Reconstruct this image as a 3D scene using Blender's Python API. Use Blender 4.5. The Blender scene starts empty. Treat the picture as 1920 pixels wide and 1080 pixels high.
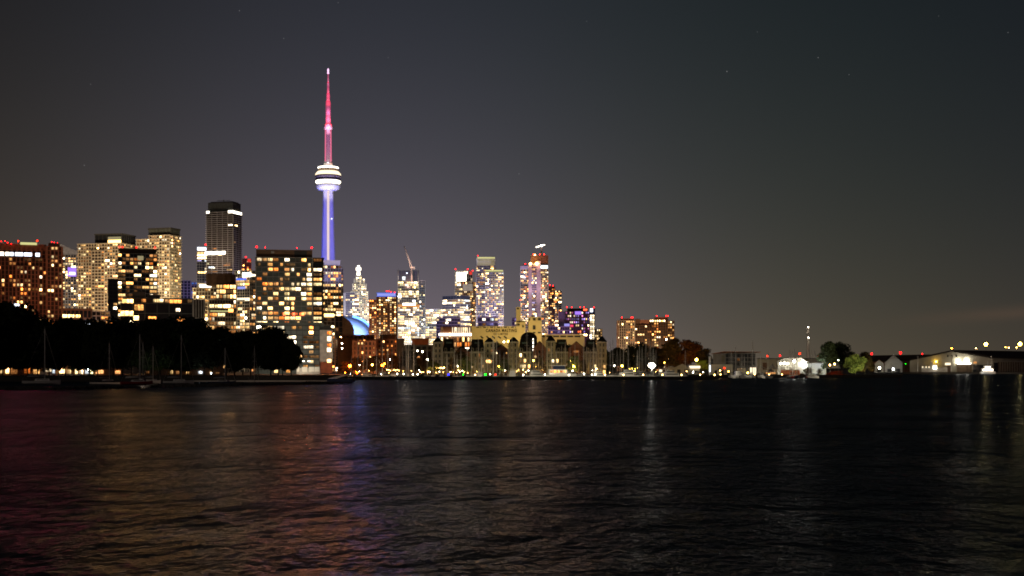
import bpy, math, random
from mathutils import Vector, Matrix
R = math.radians
rng = random.Random(7)
sc = bpy.context.scene
col = sc.collection
F = 2483.0      # focal length in photograph pixels (1920 wide)
CH = 5.0        # camera height above the water
HZ = 690.0      # pixel row of the horizon
GZ = 1.2        # level of the land

def PX(px, Y): return (px - 960.0) * Y / F
def PZ(py, Y): return CH + (HZ - py) * Y / F

# ------------------------------------------------------------------ materials
MATS = {}
def new_mat(name):
    m = bpy.data.materials.new(name); m.use_nodes = True
    nt = m.node_tree; nt.nodes.clear()
    out = nt.nodes.new('ShaderNodeOutputMaterial')
    MATS[name] = m
    return m, nt, out
def math_node(nt, op, a, b=None, c=None):
    n = nt.nodes.new('ShaderNodeMath'); n.operation = op
    for i, v in enumerate((a, b, c)):
        if v is None: continue
        if isinstance(v, (int, float)): n.inputs[i].default_value = v
        else: nt.links.new(v, n.inputs[i])
    return n.outputs[0]
def surf(name, colr, rough=.8, var=.25, scale=.4, metal=0., spec=.3, bump=0.):
    m, nt, out = new_mat(name)
    p = nt.nodes.new('ShaderNodeBsdfPrincipled')
    p.inputs['Roughness'].default_value = rough
    p.inputs['Metallic'].default_value = metal
    p.inputs['Specular IOR Level'].default_value = spec
    tc = nt.nodes.new('ShaderNodeTexCoord')
    nz = nt.nodes.new('ShaderNodeTexNoise'); nz.inputs['Scale'].default_value = scale
    nz.inputs['Detail'].default_value = 5
    nt.links.new(tc.outputs['Object'], nz.inputs['Vector'])
    cr = nt.nodes.new('ShaderNodeValToRGB')
    cr.color_ramp.elements[0].position = .3; cr.color_ramp.elements[1].position = .7
    cr.color_ramp.elements[0].color = [c * (1 - var) for c in colr] + [1]
    cr.color_ramp.elements[1].color = [min(1, c * (1 + var)) for c in colr] + [1]
    nt.links.new(nz.outputs['Fac'], cr.inputs['Fac'])
    nt.links.new(cr.outputs['Color'], p.inputs['Base Color'])
    if bump:
        b = nt.nodes.new('ShaderNodeBump'); b.inputs['Strength'].default_value = bump
        nt.links.new(nz.outputs['Fac'], b.inputs['Height']); nt.links.new(b.outputs['Normal'], p.inputs['Normal'])
    nt.links.new(p.outputs[0], out.inputs['Surface'])
    return m
def emit(name, colr, s, sample=True, base=None):
    m, nt, out = new_mat(name)
    e = nt.nodes.new('ShaderNodeEmission')
    e.inputs['Color'].default_value = (*colr, 1); e.inputs['Strength'].default_value = s
    nt.links.new(e.outputs[0], out.inputs['Surface'])
    m.cycles.emission_sampling = 'AUTO' if sample else 'NONE'
    return m
def win_mat(name, c1, c2, s, even=False):
    """a lit window: brightness, tint and how far the curtain is drawn differ from room to room"""
    m, nt, out = new_mat(name)
    oi = nt.nodes.new('ShaderNodeObjectInfo'); ge = nt.nodes.new('ShaderNodeNewGeometry')
    r = math_node(nt, 'FRACT', math_node(nt, 'MULTIPLY_ADD', oi.outputs['Random'], 7.31, ge.outputs['Random Per Island']))
    uv = nt.nodes.new('ShaderNodeUVMap'); sx = nt.nodes.new('ShaderNodeSeparateXYZ')
    nt.links.new(uv.outputs[0], sx.inputs[0])
    if even: r = math_node(nt, 'MULTIPLY_ADD', r, .22, .68)
    r2 = math_node(nt, 'FRACT', math_node(nt, 'MULTIPLY', r, 13.7))
    r3 = math_node(nt, 'FRACT', math_node(nt, 'MULTIPLY', r, 29.3))
    cur = math_node(nt, 'LESS_THAN', sx.outputs[0], math_node(nt, 'MULTIPLY_ADD', r2, 1.3, -.5))
    k = math_node(nt, 'MULTIPLY_ADD', cur, -.6, 1.0)
    ceil_ = math_node(nt, 'MULTIPLY_ADD', sx.outputs[1], .7, .6)
    # mullions, and what stands in the room
    mu = math_node(nt, 'ABSOLUTE', math_node(nt, 'SUBTRACT', math_node(nt, 'FRACT', math_node(nt, 'MULTIPLY', sx.outputs[0], 3.0)), .5))
    mu = math_node(nt, 'MULTIPLY_ADD', math_node(nt, 'GREATER_THAN', mu, .42), -.75, 1.0)
    cb = nt.nodes.new('ShaderNodeCombineXYZ'); nt.links.new(math_node(nt, 'MULTIPLY_ADD', r, 91.0, sx.outputs[0]), cb.inputs[0]); nt.links.new(sx.outputs[1], cb.inputs[1])
    nz = nt.nodes.new('ShaderNodeTexNoise'); nz.inputs['Scale'].default_value = 4.0; nz.inputs['Detail'].default_value = 2; nt.links.new(cb.outputs[0], nz.inputs['Vector'])
    mu = math_node(nt, 'MULTIPLY', mu, math_node(nt, 'MAXIMUM', math_node(nt, 'MULTIPLY_ADD', nz.outputs['Fac'], 4.0, -1.0), .06))
    st = math_node(nt, 'MULTIPLY', math_node(nt, 'MULTIPLY', math_node(nt, 'MULTIPLY_ADD', math_node(nt, 'POWER', r, 2.0), 3.0, math_node(nt, 'MULTIPLY_ADD', math_node(nt, 'POWER', r, 10.0), 9.0, .74)), k), ceil_)
    st = math_node(nt, 'MULTIPLY', math_node(nt, 'MULTIPLY', st, mu), s)
    mx = nt.nodes.new('ShaderNodeMix'); mx.data_type = 'RGBA'
    mx.inputs['A'].default_value = (*c1, 1); mx.inputs['B'].default_value = (*c2, 1)
    nt.links.new(r3, mx.inputs['Factor'])
    e = nt.nodes.new('ShaderNodeEmission')
    nt.links.new(mx.outputs['Result'], e.inputs['Color']); nt.links.new(st, e.inputs['Strength'])
    nt.links.new(e.outputs[0], out.inputs['Surface'])
    m.cycles.emission_sampling = 'NONE'
    return m

surf('beige', (.50, .42, .33)); surf('brick', (.34, .16, .10)); surf('brick_red', (.30, .09, .05))
surf('dark', (.045, .043, .042)); surf('concrete', (.30, .28, .26)); surf('white_wall', (.72, .70, .66), var=.1)
surf('brown', (.16, .09, .055)); surf('steel', (.35, .36, .38), rough=.45, metal=.6); surf('pale', (.42, .40, .38))
surf('roof_dark', (.035, .03, .03), rough=.9); surf('roof_slate', (.016, .015, .015), rough=.95, spec=.05)
surf('stucco', (.22, .195, .14)); surf('malt_wall', (.62, .50, .26), var=.12, scale=.1)
surf('green_glass_wall', (.075, .085, .08), rough=.4); surf('black_frame', (.02, .02, .022))
surf('glass', (.018, .02, .024), rough=.18, spec=.5, var=.1); surf('glass_blue', (.03, .035, .06), rough=.2, spec=.5)
surf('glass_purple', (.05, .045, .085), rough=.3, spec=.4); surf('glass_brown', (.035, .022, .015), rough=.3)
surf('purple_panel', (.36, .30, .40), rough=.5); surf('tower_concrete', (.46, .45, .44), var=.08, scale=.08)
surf('hull_white', (.72, .72, .70), rough=.25, var=.05, spec=.5); surf('hull_red', (.30, .03, .03), rough=.3, var=.1)
surf('hull_navy', (.02, .03, .07), rough=.3); surf('alu', (.74, .73, .70), rough=.45, metal=0., var=.1)
surf('canvas', (.12, .14, .2)); surf('canvas_white', (.6, .58, .54), var=.1)
surf('quay_wall', (.055, .05, .045), bump=.3, scale=1.2); surf('rock', (.045, .042, .04), bump=.6, scale=.8)
surf('ground_mat', (.06, .06, .05), scale=.05); surf('asphalt', (.05, .05, .05))
surf('bark', (.035, .028, .02)); surf('wood_dock', (.14, .10, .07))
surf('car_white', (.7, .7, .7), rough=.3, spec=.5); surf('car_red', (.4, .03, .02), rough=.3, spec=.5)
surf('car_dark', (.03, .03, .035), rough=.3, spec=.5); surf('rubber', (.02, .02, .02))
surf('crane_paint', (.5, .42, .36), rough=.5); surf('dome_roof', (.75, .76, .8), rough=.5, var=.06)
surf('hangar_wall', (.50, .47, .40), var=.12, scale=.15); surf('hangar_door', (.20, .14, .10)); surf('tent', (.62, .58, .46), var=.1)
surf('sign_letters', (.018, .010, .005), spec=.05); surf('netting', (.05, .075, .08)); surf('rust_panel', (.33, .13, .06))
def foliage(name, a, b):
    m, nt, out = new_mat(name)
    ge = nt.nodes.new('ShaderNodeNewGeometry'); cr = nt.nodes.new('ShaderNodeValToRGB')
    cr.color_ramp.elements[0].color = (*a, 1); cr.color_ramp.elements[1].color = (*b, 1)
    nt.links.new(ge.outputs['Random Per Island'], cr.inputs['Fac'])
    p = nt.nodes.new('ShaderNodeBsdfPrincipled'); p.inputs['Roughness'].default_value = .8
    p.inputs['Specular IOR Level'].default_value = .15
    nt.links.new(cr.outputs['Color'], p.inputs['Base Color']); nt.links.new(p.outputs[0], out.inputs['Surface'])
foliage('leaf_dark', (.018, .024, .012), (.03, .038, .018))
foliage('leaf_green', (.05, .075, .02), (.12, .13, .035))
foliage('leaf_autumn', (.10, .028, .012), (.15, .07, .02))
foliage('leaf_brown', (.05, .04, .015), (.10, .06, .025))

WS = 1.35
win_mat('lit_cream', (1, .52, .15), (1, .68, .28), 1.6, True); win_mat('lit_white', (1, .74, .42), (1, .86, .62), 1.7, True); win_mat('lit_amber', (1, .24, .03), (1, .36, .08), 1.0, True)
win_mat('w_warm', (1, .41, .09), (1, .60, .22), WS); win_mat('w_amber', (1, .22, .03), (1, .36, .08), WS * .8)
win_mat('w_white', (1, .74, .42), (1, .86, .62), WS * 1.25); win_mat('w_cool', (.75, .88, 1), (.9, .97, 1), WS * 1.2)
win_mat('w_dim', (1, .36, .09), (.9, .5, .2), WS * .13); win_mat('w_cream', (1, .60, .21), (1, .76, .38), WS * 1.2)
win_mat('w_blue', (.10, .22, 1), (.2, .5, 1), WS * .8); win_mat('w_purple', (.35, .2, .9), (.62, .45, 1), WS * .4)
win_mat('w_pink', (1, .2, .5), (.9, .35, .8), WS * .35); win_mat('w_red', (1, .06, .03), (1, .2, .05), WS * .7)
win_mat('w_violet', (.26, .22, .55), (.45, .38, .7), WS * .12); win_mat('w_yellow', (1, .8, .3), (.95, .9, .5), WS * .9)
PAL = {
 'apt': (('w_warm', 5), ('w_cream', 3.5), ('w_white', 2), ('w_dim', 9), ('w_amber', 1.5)),
 'brickapt': (('w_warm', 5), ('w_cream', 2.5), ('w_white', .8), ('w_dim', 7), ('w_amber', 2.5)),
 'beigeapt': (('w_warm', 5), ('w_cream', 3), ('w_white', 2.0), ('w_dim', 7)),
 'office': (('w_white', 5), ('w_cream', 6), ('w_cool', .5), ('w_yellow', 2), ('w_dim', 3)),
 'officew': (('w_white', 7), ('w_cream', 4), ('w_cool', 1), ('w_dim', 2.5)),
 'violet': (('w_white', 2), ('w_cream', 3), ('w_warm', 2), ('w_violet', 4), ('w_dim', 3), ('w_cool', .6)),
 'gold': (('w_cream', 4), ('w_warm', 4.5), ('w_white', 1.5), ('w_amber', 2), ('w_dim', 4)),
 'brownapt': (('w_warm', 4), ('w_amber', 4), ('w_cream', 2.5), ('w_dim', 2)),
 'pinkoff': (('w_purple', 2.2), ('w_pink', 1.6), ('w_white', 1.6), ('w_cream', 2), ('w_violet', 2), ('w_red', .5)),
 'bluehot': (('w_blue', 3), ('w_purple', 1.5), ('w_violet', 3)),
 'house': (('w_warm', 3), ('w_cream', 2), ('w_dim', 3), ('w_white', 1)),
 'dimapt': (('w_warm', 2), ('w_dim', 5), ('w_amber', 2)),
}
def pick(pal):
    p = PAL[pal] if pal in PAL else ((pal, 1),)
    t = rng.random() * sum(w for _, w in p)
    for n, w in p:
        t -= w
        if t <= 0: return n
    return p[-1][0]

LS = .8
emit('lamp_white', (1, .90, .70), 60*LS); emit('lamp_warm', (1, .55, .14), 55*LS); emit('lamp_orange', (1, .13, .006), 130*LS)
emit('lamp_yellow', (1, .60, .07), 60*LS); emit('lamp_red', (1, .002, .003), 20*LS); emit('lamp_cool', (.85, .93, 1), 45*LS)
emit('lamp_green', (.002, 1, .01), 30*LS); emit('lamp_blue', (.003, .006, 1), 40*LS); emit('lamp_flood', (1, .92, .70), 60*LS)
emit('lamp_redorange', (1, .012, .0006), 25*LS)
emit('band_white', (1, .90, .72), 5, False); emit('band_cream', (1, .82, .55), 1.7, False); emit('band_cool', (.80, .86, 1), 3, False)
emit('band_violet', (.42, .38, 1), .85, False); emit('band_blue', (.10, .22, 1), 1.0, False); emit('band_purple', (.42, .22, 1), 1.1, False)
emit('band_red', (1, .06, .04), .8, False); emit('band_orange', (1, .42, .12), .7, False); emit('band_dimwarm', (1, .7, .35), .12, False)
emit('band_yellow', (.9, .85, .35), .8, False); emit('led_red', (1, .07, .16), 1.0, False); emit('led_strip', (1, .78, .76), 1.1, False)
emit('led_pink', (1, .20, .36), .9, False); emit('crown_glow', (.9, .75, .40), .35, False)
emit('screen_blue', (.35, .4, 1), .9, False); emit('dome_streak_glow', (.09, .26, 1), 5, True); m_, nt_, out_ = new_mat('painted_antenna_glow')
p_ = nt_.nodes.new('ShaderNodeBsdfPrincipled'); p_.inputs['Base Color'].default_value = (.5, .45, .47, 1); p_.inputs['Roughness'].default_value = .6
p_.inputs['Emission Color'].default_value = (1, .13, .34, 1); p_.inputs['Emission Strength'].default_value = .34; nt_.links.new(p_.outputs[0], out_.inputs['Surface'])  # pink glow put into the antenna surface in place of its outside LED light
emit('tip_pink', (1, .62, .95), 1.6, False); emit('band_gold', (1, .62, .18), 5, False)

# ------------------------------------------------------------------ mesh builder
class MB:
    def __init__(s): s.v = []; s.f = []; s.m = []; s.mats = []; s.smooth = []
    def mi(s, mat):
        if mat not in s.mats: s.mats.append(mat)
        return s.mats.index(mat)
    def add(s, vs, fs, mat, smooth=False):
        b = len(s.v); k = s.mi(mat); s.v.extend(vs)
        for f in fs: s.f.append([b + i for i in f]); s.m.append(k); s.smooth.append(smooth)
    def box(s, x0, x1, y0, y1, z0, z1, mat):
        if x0 > x1: x0, x1 = x1, x0
        if y0 > y1: y0, y1 = y1, y0
        if z0 > z1: z0, z1 = z1, z0
        s.add([(x0,y0,z0),(x1,y0,z0),(x1,y1,z0),(x0,y1,z0),(x0,y0,z1),(x1,y0,z1),(x1,y1,z1),(x0,y1,z1)],
              [(0,3,2,1),(4,5,6,7),(0,1,5,4),(1,2,6,5),(2,3,7,6),(3,0,4,7)], mat)
    def frustum(s, x0, x1, y0, y1, z0, z1, ins, mat, insy=None):
        iy = ins if insy is None else insy
        s.add([(x0,y0,z0),(x1,y0,z0),(x1,y1,z0),(x0,y1,z0),(x0+ins,y0+iy,z1),(x1-ins,y0+iy,z1),(x1-ins,y1-iy,z1),(x0+ins,y1-iy,z1)],
              [(0,3,2,1),(4,5,6,7),(0,1,5,4),(1,2,6,5),(2,3,7,6),(3,0,4,7)], mat)
    def prism(s, poly, y0, y1, mat):       # polygon in x,z pushed along y
        n = len(poly)
        vs = [(x, y0, z) for x, z in poly] + [(x, y1, z) for x, z in poly]
        fs = [tuple(range(n)), tuple(range(2*n-1, n-1, -1))] + [(i, n+i, n+(i+1) % n, (i+1) % n) for i in range(n)]
        s.add(vs, fs, mat)
    def plan(s, poly, z0, z1, mat):        # polygon in x,y pushed up
        n = len(poly)
        vs = [(x, y, z0) for x, y in poly] + [(x, y, z1) for x, y in poly]
        fs = [tuple(range(n-1, -1, -1)), tuple(range(n, 2*n))] + [(i, (i+1) % n, n+(i+1) % n, n+i) for i in range(n)]
        s.add(vs, fs, mat)
    def lathe(s, prof, n, mat, cx=0, cy=0, smooth=True):
        vs = []; fs = []
        for r, z in prof:
            for k in range(n):
                a = 2*math.pi*k/n; vs.append((cx + r*math.cos(a), cy + r*math.sin(a), z))
        for i in range(len(prof)-1):
            for k in range(n):
                fs.append((i*n+k, i*n+(k+1) % n, (i+1)*n+(k+1) % n, (i+1)*n+k))
        fs.append(tuple(range(n-1, -1, -1))); fs.append(tuple((len(prof)-1)*n+k for k in range(n)))
        s.add(vs, fs, mat, smooth)
    def sphere(s, c, r, mat, n=10, m=6, sz=1.0):
        prof = [(max(.02, r*math.sin(math.pi*i/m)), c[2] - r*sz*math.cos(math.pi*i/m)) for i in range(m+1)]
        s.lathe(prof, n, mat, c[0], c[1])
    def tube(s, p, q, r0, r1, mat, n=6):
        p, q = Vector(p), Vector(q); d = (q-p).normalized()
        a = d.orthogonal().normalized(); b = d.cross(a)
        vs = []
        for c, r in ((p, r0), (q, r1)):
            for k in range(n):
                t = 2*math.pi*k/n; vs.append(tuple(c + a*(r*math.cos(t)) + b*(r*math.sin(t))))
        fs = [(k, (k+1) % n, n+(k+1) % n, n+k) for k in range(n)] + [tuple(range(n-1, -1, -1)), tuple(range(n, 2*n))]
        s.add(vs, fs, mat, True)
    def mesh(s, name):
        me = bpy.data.meshes.new(name); me.from_pydata(s.v, [], s.f)
        for mt in s.mats: me.materials.append(MATS[mt])
        me.polygons.foreach_set('material_index', s.m)
        me.polygons.foreach_set('use_smooth', s.smooth)
        me.update(); return me
    def build(s, name, parent=None, loc=None):
        o = bpy.data.objects.new(name, s.mesh(name)); col.objects.link(o)
        if parent: o.parent = parent
        if loc: o.location = loc
        return o
def tag(o, label=None, cat=None, group=None, kind=None):
    if label: o['label'] = label
    if cat: o['category'] = cat
    if group: o['group'] = group
    if kind: o['kind'] = kind
    return o
def empty(name, loc, rz=0, label=None, cat=None, group=None):
    o = bpy.data.objects.new(name, None); col.objects.link(o); o.location = loc; o.rotation_euler = (0, 0, rz)
    o.empty_display_size = 1
    return tag(o, label, cat, group)
KIDS = {}
def copy_tree(o, parent=None):
    c = o.copy(); col.objects.link(c)
    if parent: c.parent = parent
    for ch in list(o.children): copy_tree(ch, c)
    return c
def share(name, me, parent=None, loc=(0,0,0), rz=0, scale=(1,1,1)):
    o = bpy.data.objects.new(name, me); col.objects.link(o)
    if parent: o.parent = parent
    o.location = loc; o.rotation_euler = (0, 0, rz); o.scale = scale
    return o
ORD = ['first','second','third','fourth','fifth','sixth','seventh','eighth','ninth','tenth','eleventh','twelfth','thirteenth','fourteenth','fifteenth','sixteenth','seventeenth','eighteenth','nineteenth','twentieth','twenty-first','twenty-second','twenty-third','twenty-fourth','twenty-fifth','twenty-sixth','twenty-seventh','twenty-eighth','twenty-ninth','thirtieth','thirty-first','thirty-second','thirty-third','thirty-fourth','thirty-fifth','thirty-sixth','thirty-seventh','thirty-eighth','thirty-ninth','fortieth','forty-first','forty-second','forty-third','forty-fourth']

def fill_spot(px, py, Y, tpx, tpy, tY, colr, power, cone=110, rad=.5, blend=.6):
    """a fill spot added without a fixture at px,py,Y to light what stands at tpx,tpy,tY"""
    l = bpy.data.lights.new('floodlight', 'SPOT'); l.energy = power; l.color = colr
    l.spot_size = R(cone); l.spot_blend = blend; l.shadow_soft_size = rad
    o = bpy.data.objects.new('floodlight', l); col.objects.link(o)
    p = Vector((PX(px, Y), Y, PZ(py, Y))); t = Vector((PX(tpx, tY), tY, PZ(tpy, tY)))
    o.location = p; o.rotation_euler = (t-p).to_track_quat('-Z', 'Y').to_euler()
    return o

# unit lit window: thin pane, 0..1 UV on every face
UNIT = {}
BOXF = [(0,3,2,1),(4,5,6,7),(0,1,5,4),(1,2,6,5),(2,3,7,6),(3,0,4,7)]
def set_uv(me):
    uv = me.uv_layers.new(name='UVMap')
    c = ((0,0),(1,0),(1,1),(0,1))
    flat = []
    for _ in me.polygons:
        for q in c: flat.extend(q)
    uv.data.foreach_set('uv', flat)
def unit(mat):
    if mat not in UNIT:
        b = MB(); b.box(-.5, .5, -.5, .5, -.5, .5, mat); me = b.mesh('window'); set_uv(me); UNIT[mat] = me
    return UNIT[mat]

class Bld:
    """one building; its pixel edges and distance give its place, width and height; local x runs along the front, y to the back"""
    def __init__(b, name, label, px0, px1, Y, split=None, ang=32, D=None, cat='building', group=None):
        b.Y = Y; b.u = Y / F
        c = px0 if split is None else split
        az = math.atan((c-960)/F) if split is not None else math.atan(((px0+px1)/2-960)/F)
        b.ca = math.cos(az); a = R(ang)
        b.px = c
        if split is None:
            b.W = (px1-px0)*b.u*b.ca; b.D = D or 22; b.x0, b.x1 = 0, b.W; th = -az; b.faces = 'F'
        else:
            wl, wr = (split-px0)*b.u*b.ca, (px1-split)*b.u*b.ca
            if wl >= wr:
                b.W = wl/math.cos(a); b.D = wr/math.sin(a); b.x0, b.x1 = -b.W, 0; th = -az-a; b.faces = 'FR'
            else:
                b.W = wr/math.cos(a); b.D = wl/math.sin(a); b.x0, b.x1 = 0, b.W; th = -az+a; b.faces = 'FL'
        b.ax = math.cos(a) if split is not None else 1
        b.root = empty(name, (PX(c, Y), Y, GZ), th, label, cat, group)
        b.p = {}; b.win = []
    def lx(b, px): return (px-b.px)*b.u*b.ca/b.ax
    def z(b, py): return PZ(py, b.Y) - GZ
    def mb(b, part):
        return b.p.setdefault(part, MB())
    def blk(b, x0, x1, y0, y1, z0, z1, frame='concrete', glass='glass', fh=3.1, bw=3.6, st=.5, sd=.4, pw=.5, pd=.3,
            lit=.2, pal='apt', faces=None, run=0, hf=None, wf=.82, skip=None, part='wall', side_lit=None, cap=True, colw=0):
        faces = faces or b.faces
        hf = hf or (.84 if run else .66); bw = bw*.84 if bw < 6 else bw
        b.mb('glazing').box(x0, x1, y0, y1, z0, z1, glass)
        w = b.mb(part)
        n = max(1, round((z1-z0)/fh)); h = (z1-z0)/n
        for k in range(n+1):
            if k == 0 and z0 < 1: continue
            if k == n and not cap: continue
            zz = z0+k*h
            w.box(x0-sd, x1+sd, y0-sd, y1+sd, zz-st/2, zz+st/2, frame)
        for f in 'FRL':
            if f == 'F': o, u, nv, L = Vector((x0,y0,0)), Vector((1,0,0)), Vector((0,-1,0)), x1-x0
            elif f == 'R': o, u, nv, L = Vector((x1,y0,0)), Vector((0,1,0)), Vector((1,0,0)), y1-y0
            else: o, u, nv, L = Vector((x0,y1,0)), Vector((0,-1,0)), Vector((-1,0,0)), y1-y0
            m = max(1, round(L/bw)); cw = L/m
            if pw > 0:
                for i in range(m+1):
                    c = o+u*(i*cw)
                    p, q = c-u*(pw/2)+nv*pd, c+u*(pw/2)-nv*.15
                    if i == 0: p, q = c+nv*pd, c+u*pw-nv*.15
                    if i == m: p, q = c-u*pw+nv*pd, c-nv*.15
                    w.box(p.x, q.x, p.y, q.y, z0+.02, z1-.02, frame)
            if f not in faces: continue
            lp = lit if (f == 'F' or side_lit is None) else side_lit
            colb = [rng.random() < .5 for _ in range(m)]
            for k in range(n):
                if skip and k in skip: continue
                j = 0
                frow = rng.random()
                while j < m:
                    span = 1
                    if run:
                        on = rng.random() < lp*(1.7 if frow < lp else .45)
                        span = rng.randint(1, run)
                    else:
                        q = lp*(1.0 if not colw else (1+colw if colb[j] else 1-colw))
                        on = rng.random() < q
                        if on and rng.random() < .3: span = 2
                    span = min(span, m-j)
                    if on:
                        ww = span*cw-pw-(1-wf)*cw; hh = (h-st)*hf
                        cc = o+u*((j+span/2)*cw)+nv*.12
                        b.win.append((cc.x, cc.y, z0+(k+.5)*h+(h-st)*(1-hf)*.2, f, max(.3, ww), hh, pick(pal)))
                    j += span
        return b
    def box(b, part, px0, px1, py0, py1, mat, y0=-.6, y1=None):
        b.mb(part).box(b.lx(px0), b.lx(px1), y0, b.D if y1 is None else y1, b.z(py0), b.z(py1), mat)
    def piece(b, name, px0, px1, py0, py1, mat, y0=-.75, y1=-.45):
        m = MB(); m.box(b.lx(px0), b.lx(px1), y0, y1, b.z(py0), b.z(py1), mat)
        return m.build(name, b.root)
    def beacon(b, px, py, roof_py, mat='lamp_red', r=None, y=3.2):
        r = (r or 1.3*b.u)*.5
        m = MB(); m.tube((b.lx(px), y, b.z(roof_py)-.3), (b.lx(px), y, b.z(py)), .12, .1, 'dark')
        m.sphere((b.lx(px), y, b.z(py)+.5), r, mat)
        return m.build('beacon', b.root)
    def done(b):
        for k, m in b.p.items(): m.build(k, b.root)
        rng.shuffle(b.win)
        b.win.sort(key=lambda t: -(t[4]*t[5]*(.2 if t[6] in ('w_dim', 'w_violet') else 1)))
        rot = {'F': 0, 'R': math.pi/2, 'L': -math.pi/2}
        for x, y, z, f, w, h, mt in b.win[:100]:
            share('window', unit(mt), b.root, (x, y, z), rot[f], (w, .14, h))
        rest = b.win[100:]
        if rest:
            m = MB()
            for x, y, z, f, w, h, mt in rest:
                if f == 'F': m.box(x-w/2, x+w/2, y-.07, y+.07, z-h/2, z+h/2, mt)
                else: m.box(x-.07, x+.07, y-w/2, y+w/2, z-h/2, z+h/2, mt)
            o = m.build('window', b.root); set_uv(o.data); o['kind'] = 'stuff'
        return b
# ------------------------------------------------------------------ render settings, camera
sc.render.engine = 'CYCLES'
cy = sc.cycles
cy.use_denoising = True; cy.denoiser = 'OPENIMAGEDENOISE'
cy.max_bounces = 4; cy.diffuse_bounces = 2; cy.glossy_bounces = 2; cy.transmission_bounces = 1
cy.sample_clamp_indirect = 12.0; cy.sample_clamp_direct = 0.0
cy.caustics_reflective = False; cy.caustics_refractive = False
cy.use_light_tree = True; cy.filter_width = 1.8
sc.view_settings.view_transform = 'Standard'; sc.view_settings.look = 'None'
sc.view_settings.gamma = 1; sc.view_settings.exposure = 0
cam = bpy.data.cameras.new('camera'); co = bpy.data.objects.new('camera', cam); col.objects.link(co)
co.location = (0, 0, CH); co.rotation_euler = (R(90), 0, 0)
cam.sensor_width = 36; cam.lens = 36*F/1920; cam.shift_y = (HZ-540)/1920
cam.clip_start = .5; cam.clip_end = 60000
sc.camera = co

# ------------------------------------------------------------------ night sky: city glow over the horizon, stars, one thin cloud
w = bpy.data.worlds.new('World'); sc.world = w; w.use_nodes = True
nt = w.node_tree; nt.nodes.clear()
wo = nt.nodes.new('ShaderNodeOutputWorld'); tc = nt.nodes.new('ShaderNodeTexCoord')
sx = nt.nodes.new('ShaderNodeSeparateXYZ'); nt.links.new(tc.outputs['Generated'], sx.inputs[0])
el = math_node(nt, 'MAXIMUM', sx.outputs[2], 0.0)
azm = math_node(nt, 'ARCTAN2', sx.outputs[0], sx.outputs[1])
def glow(c, h, b=0, c0=0):
    e = math_node(nt, 'MULTIPLY', el, -h)
    if b:
        q = math_node(nt, 'SUBTRACT', azm, c0)
        e = math_node(nt, 'SUBTRACT', e, math_node(nt, 'MULTIPLY', math_node(nt, 'MULTIPLY', q, q), b))
    n = nt.nodes.new('ShaderNodeVectorMath'); n.operation = 'SCALE'; n.inputs[0].default_value = c
    nt.links.new(math_node(nt, 'EXPONENT', e), n.inputs['Scale']); return n.outputs[0]
def vadd(a, b):
    n = nt.nodes.new('ShaderNodeVectorMath'); n.operation = 'ADD'; nt.links.new(a, n.inputs[0]); nt.links.new(b, n.inputs[1]); return n.outputs[0]
# city glow: a dim overall dome, a warm dome over the city, a violet one over downtown, a reddish layer at the horizon
dome = glow((.0101, .0011, .0079), 2)
for a in (((.0837, .0604, .0), 8, 4, -.1), ((.0877, .0728, .1484), 8, 25, -.11), ((.0255, .0, .0), 14, 2, -.1), ((.0, .0299, .0362), 3, 3, .05)):
    dome = vadd(dome, glow(*a))
# cloud: a long thin wedge low in the right of the sky
mp = nt.nodes.new('ShaderNodeMapping'); mp.inputs['Scale'].default_value = (5, 5, 60)
nt.links.new(tc.outputs['Generated'], mp.inputs[0])
nz = nt.nodes.new('ShaderNodeTexNoise'); nz.inputs['Scale'].default_value = 1.6; nz.inputs['Detail'].default_value = 4
nt.links.new(mp.outputs[0], nz.inputs['Vector'])
az2 = math_node(nt, 'SUBTRACT', azm, .365)
lz = math_node(nt, 'SUBTRACT', sx.outputs[2], math_node(nt, 'MULTIPLY_ADD', az2, .06, .0385))
band = math_node(nt, 'EXPONENT', math_node(nt, 'MULTIPLY', math_node(nt, 'MULTIPLY', lz, lz), -42000.0))
sm = nt.nodes.new('ShaderNodeMapRange'); sm.interpolation_type = 'SMOOTHSTEP'
sm.inputs['From Min'].default_value = .255; sm.inputs['From Max'].default_value = .36
nt.links.new(azm, sm.inputs['Value'])
cl = math_node(nt, 'MULTIPLY', math_node(nt, 'MULTIPLY', band, sm.outputs[0]), math_node(nt, 'MULTIPLY_ADD', nz.outputs['Fac'], 1.2, .1))
cmix = nt.nodes.new('ShaderNodeMix'); cmix.data_type = 'RGBA'
nt.links.new(math_node(nt, 'MULTIPLY', cl, .55), cmix.inputs['Factor'])
nt.links.new(dome, cmix.inputs['A']); cmix.inputs['B'].default_value = (.095, .062, .042, 1)
last = cmix.outputs['Result']
def star_sum():
    tot = None
    for px, py, s in ((449,20,.5),(532,72,.35),(158,310,.5),(1363,134,.9),(1534,108,.6),(1592,140,.4),(973,326,.4),(1890,61,.4),(170,158,.25),(634,5,.3),(1420,60,.2),(728,108,.2),(1100,40,.2),(1760,30,.2)):
        d = Vector(((px-960)/F, 1, (HZ-py)/F)).normalized()
        dn = nt.nodes.new('ShaderNodeVectorMath'); dn.operation = 'DISTANCE'
        nt.links.new(tc.outputs['Generated'], dn.inputs[0]); dn.inputs[1].default_value = d
        v = math_node(nt, 'MULTIPLY', math_node(nt, 'LESS_THAN', dn.outputs['Value'], .0004), s*.16)
        tot = v if tot is None else math_node(nt, 'ADD', tot, v)
    return tot
sadd = nt.nodes.new('ShaderNodeVectorMath'); sadd.operation = 'ADD'
nt.links.new(last, sadd.inputs[0])
cmb = nt.nodes.new('ShaderNodeCombineXYZ'); st_ = star_sum()
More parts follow.
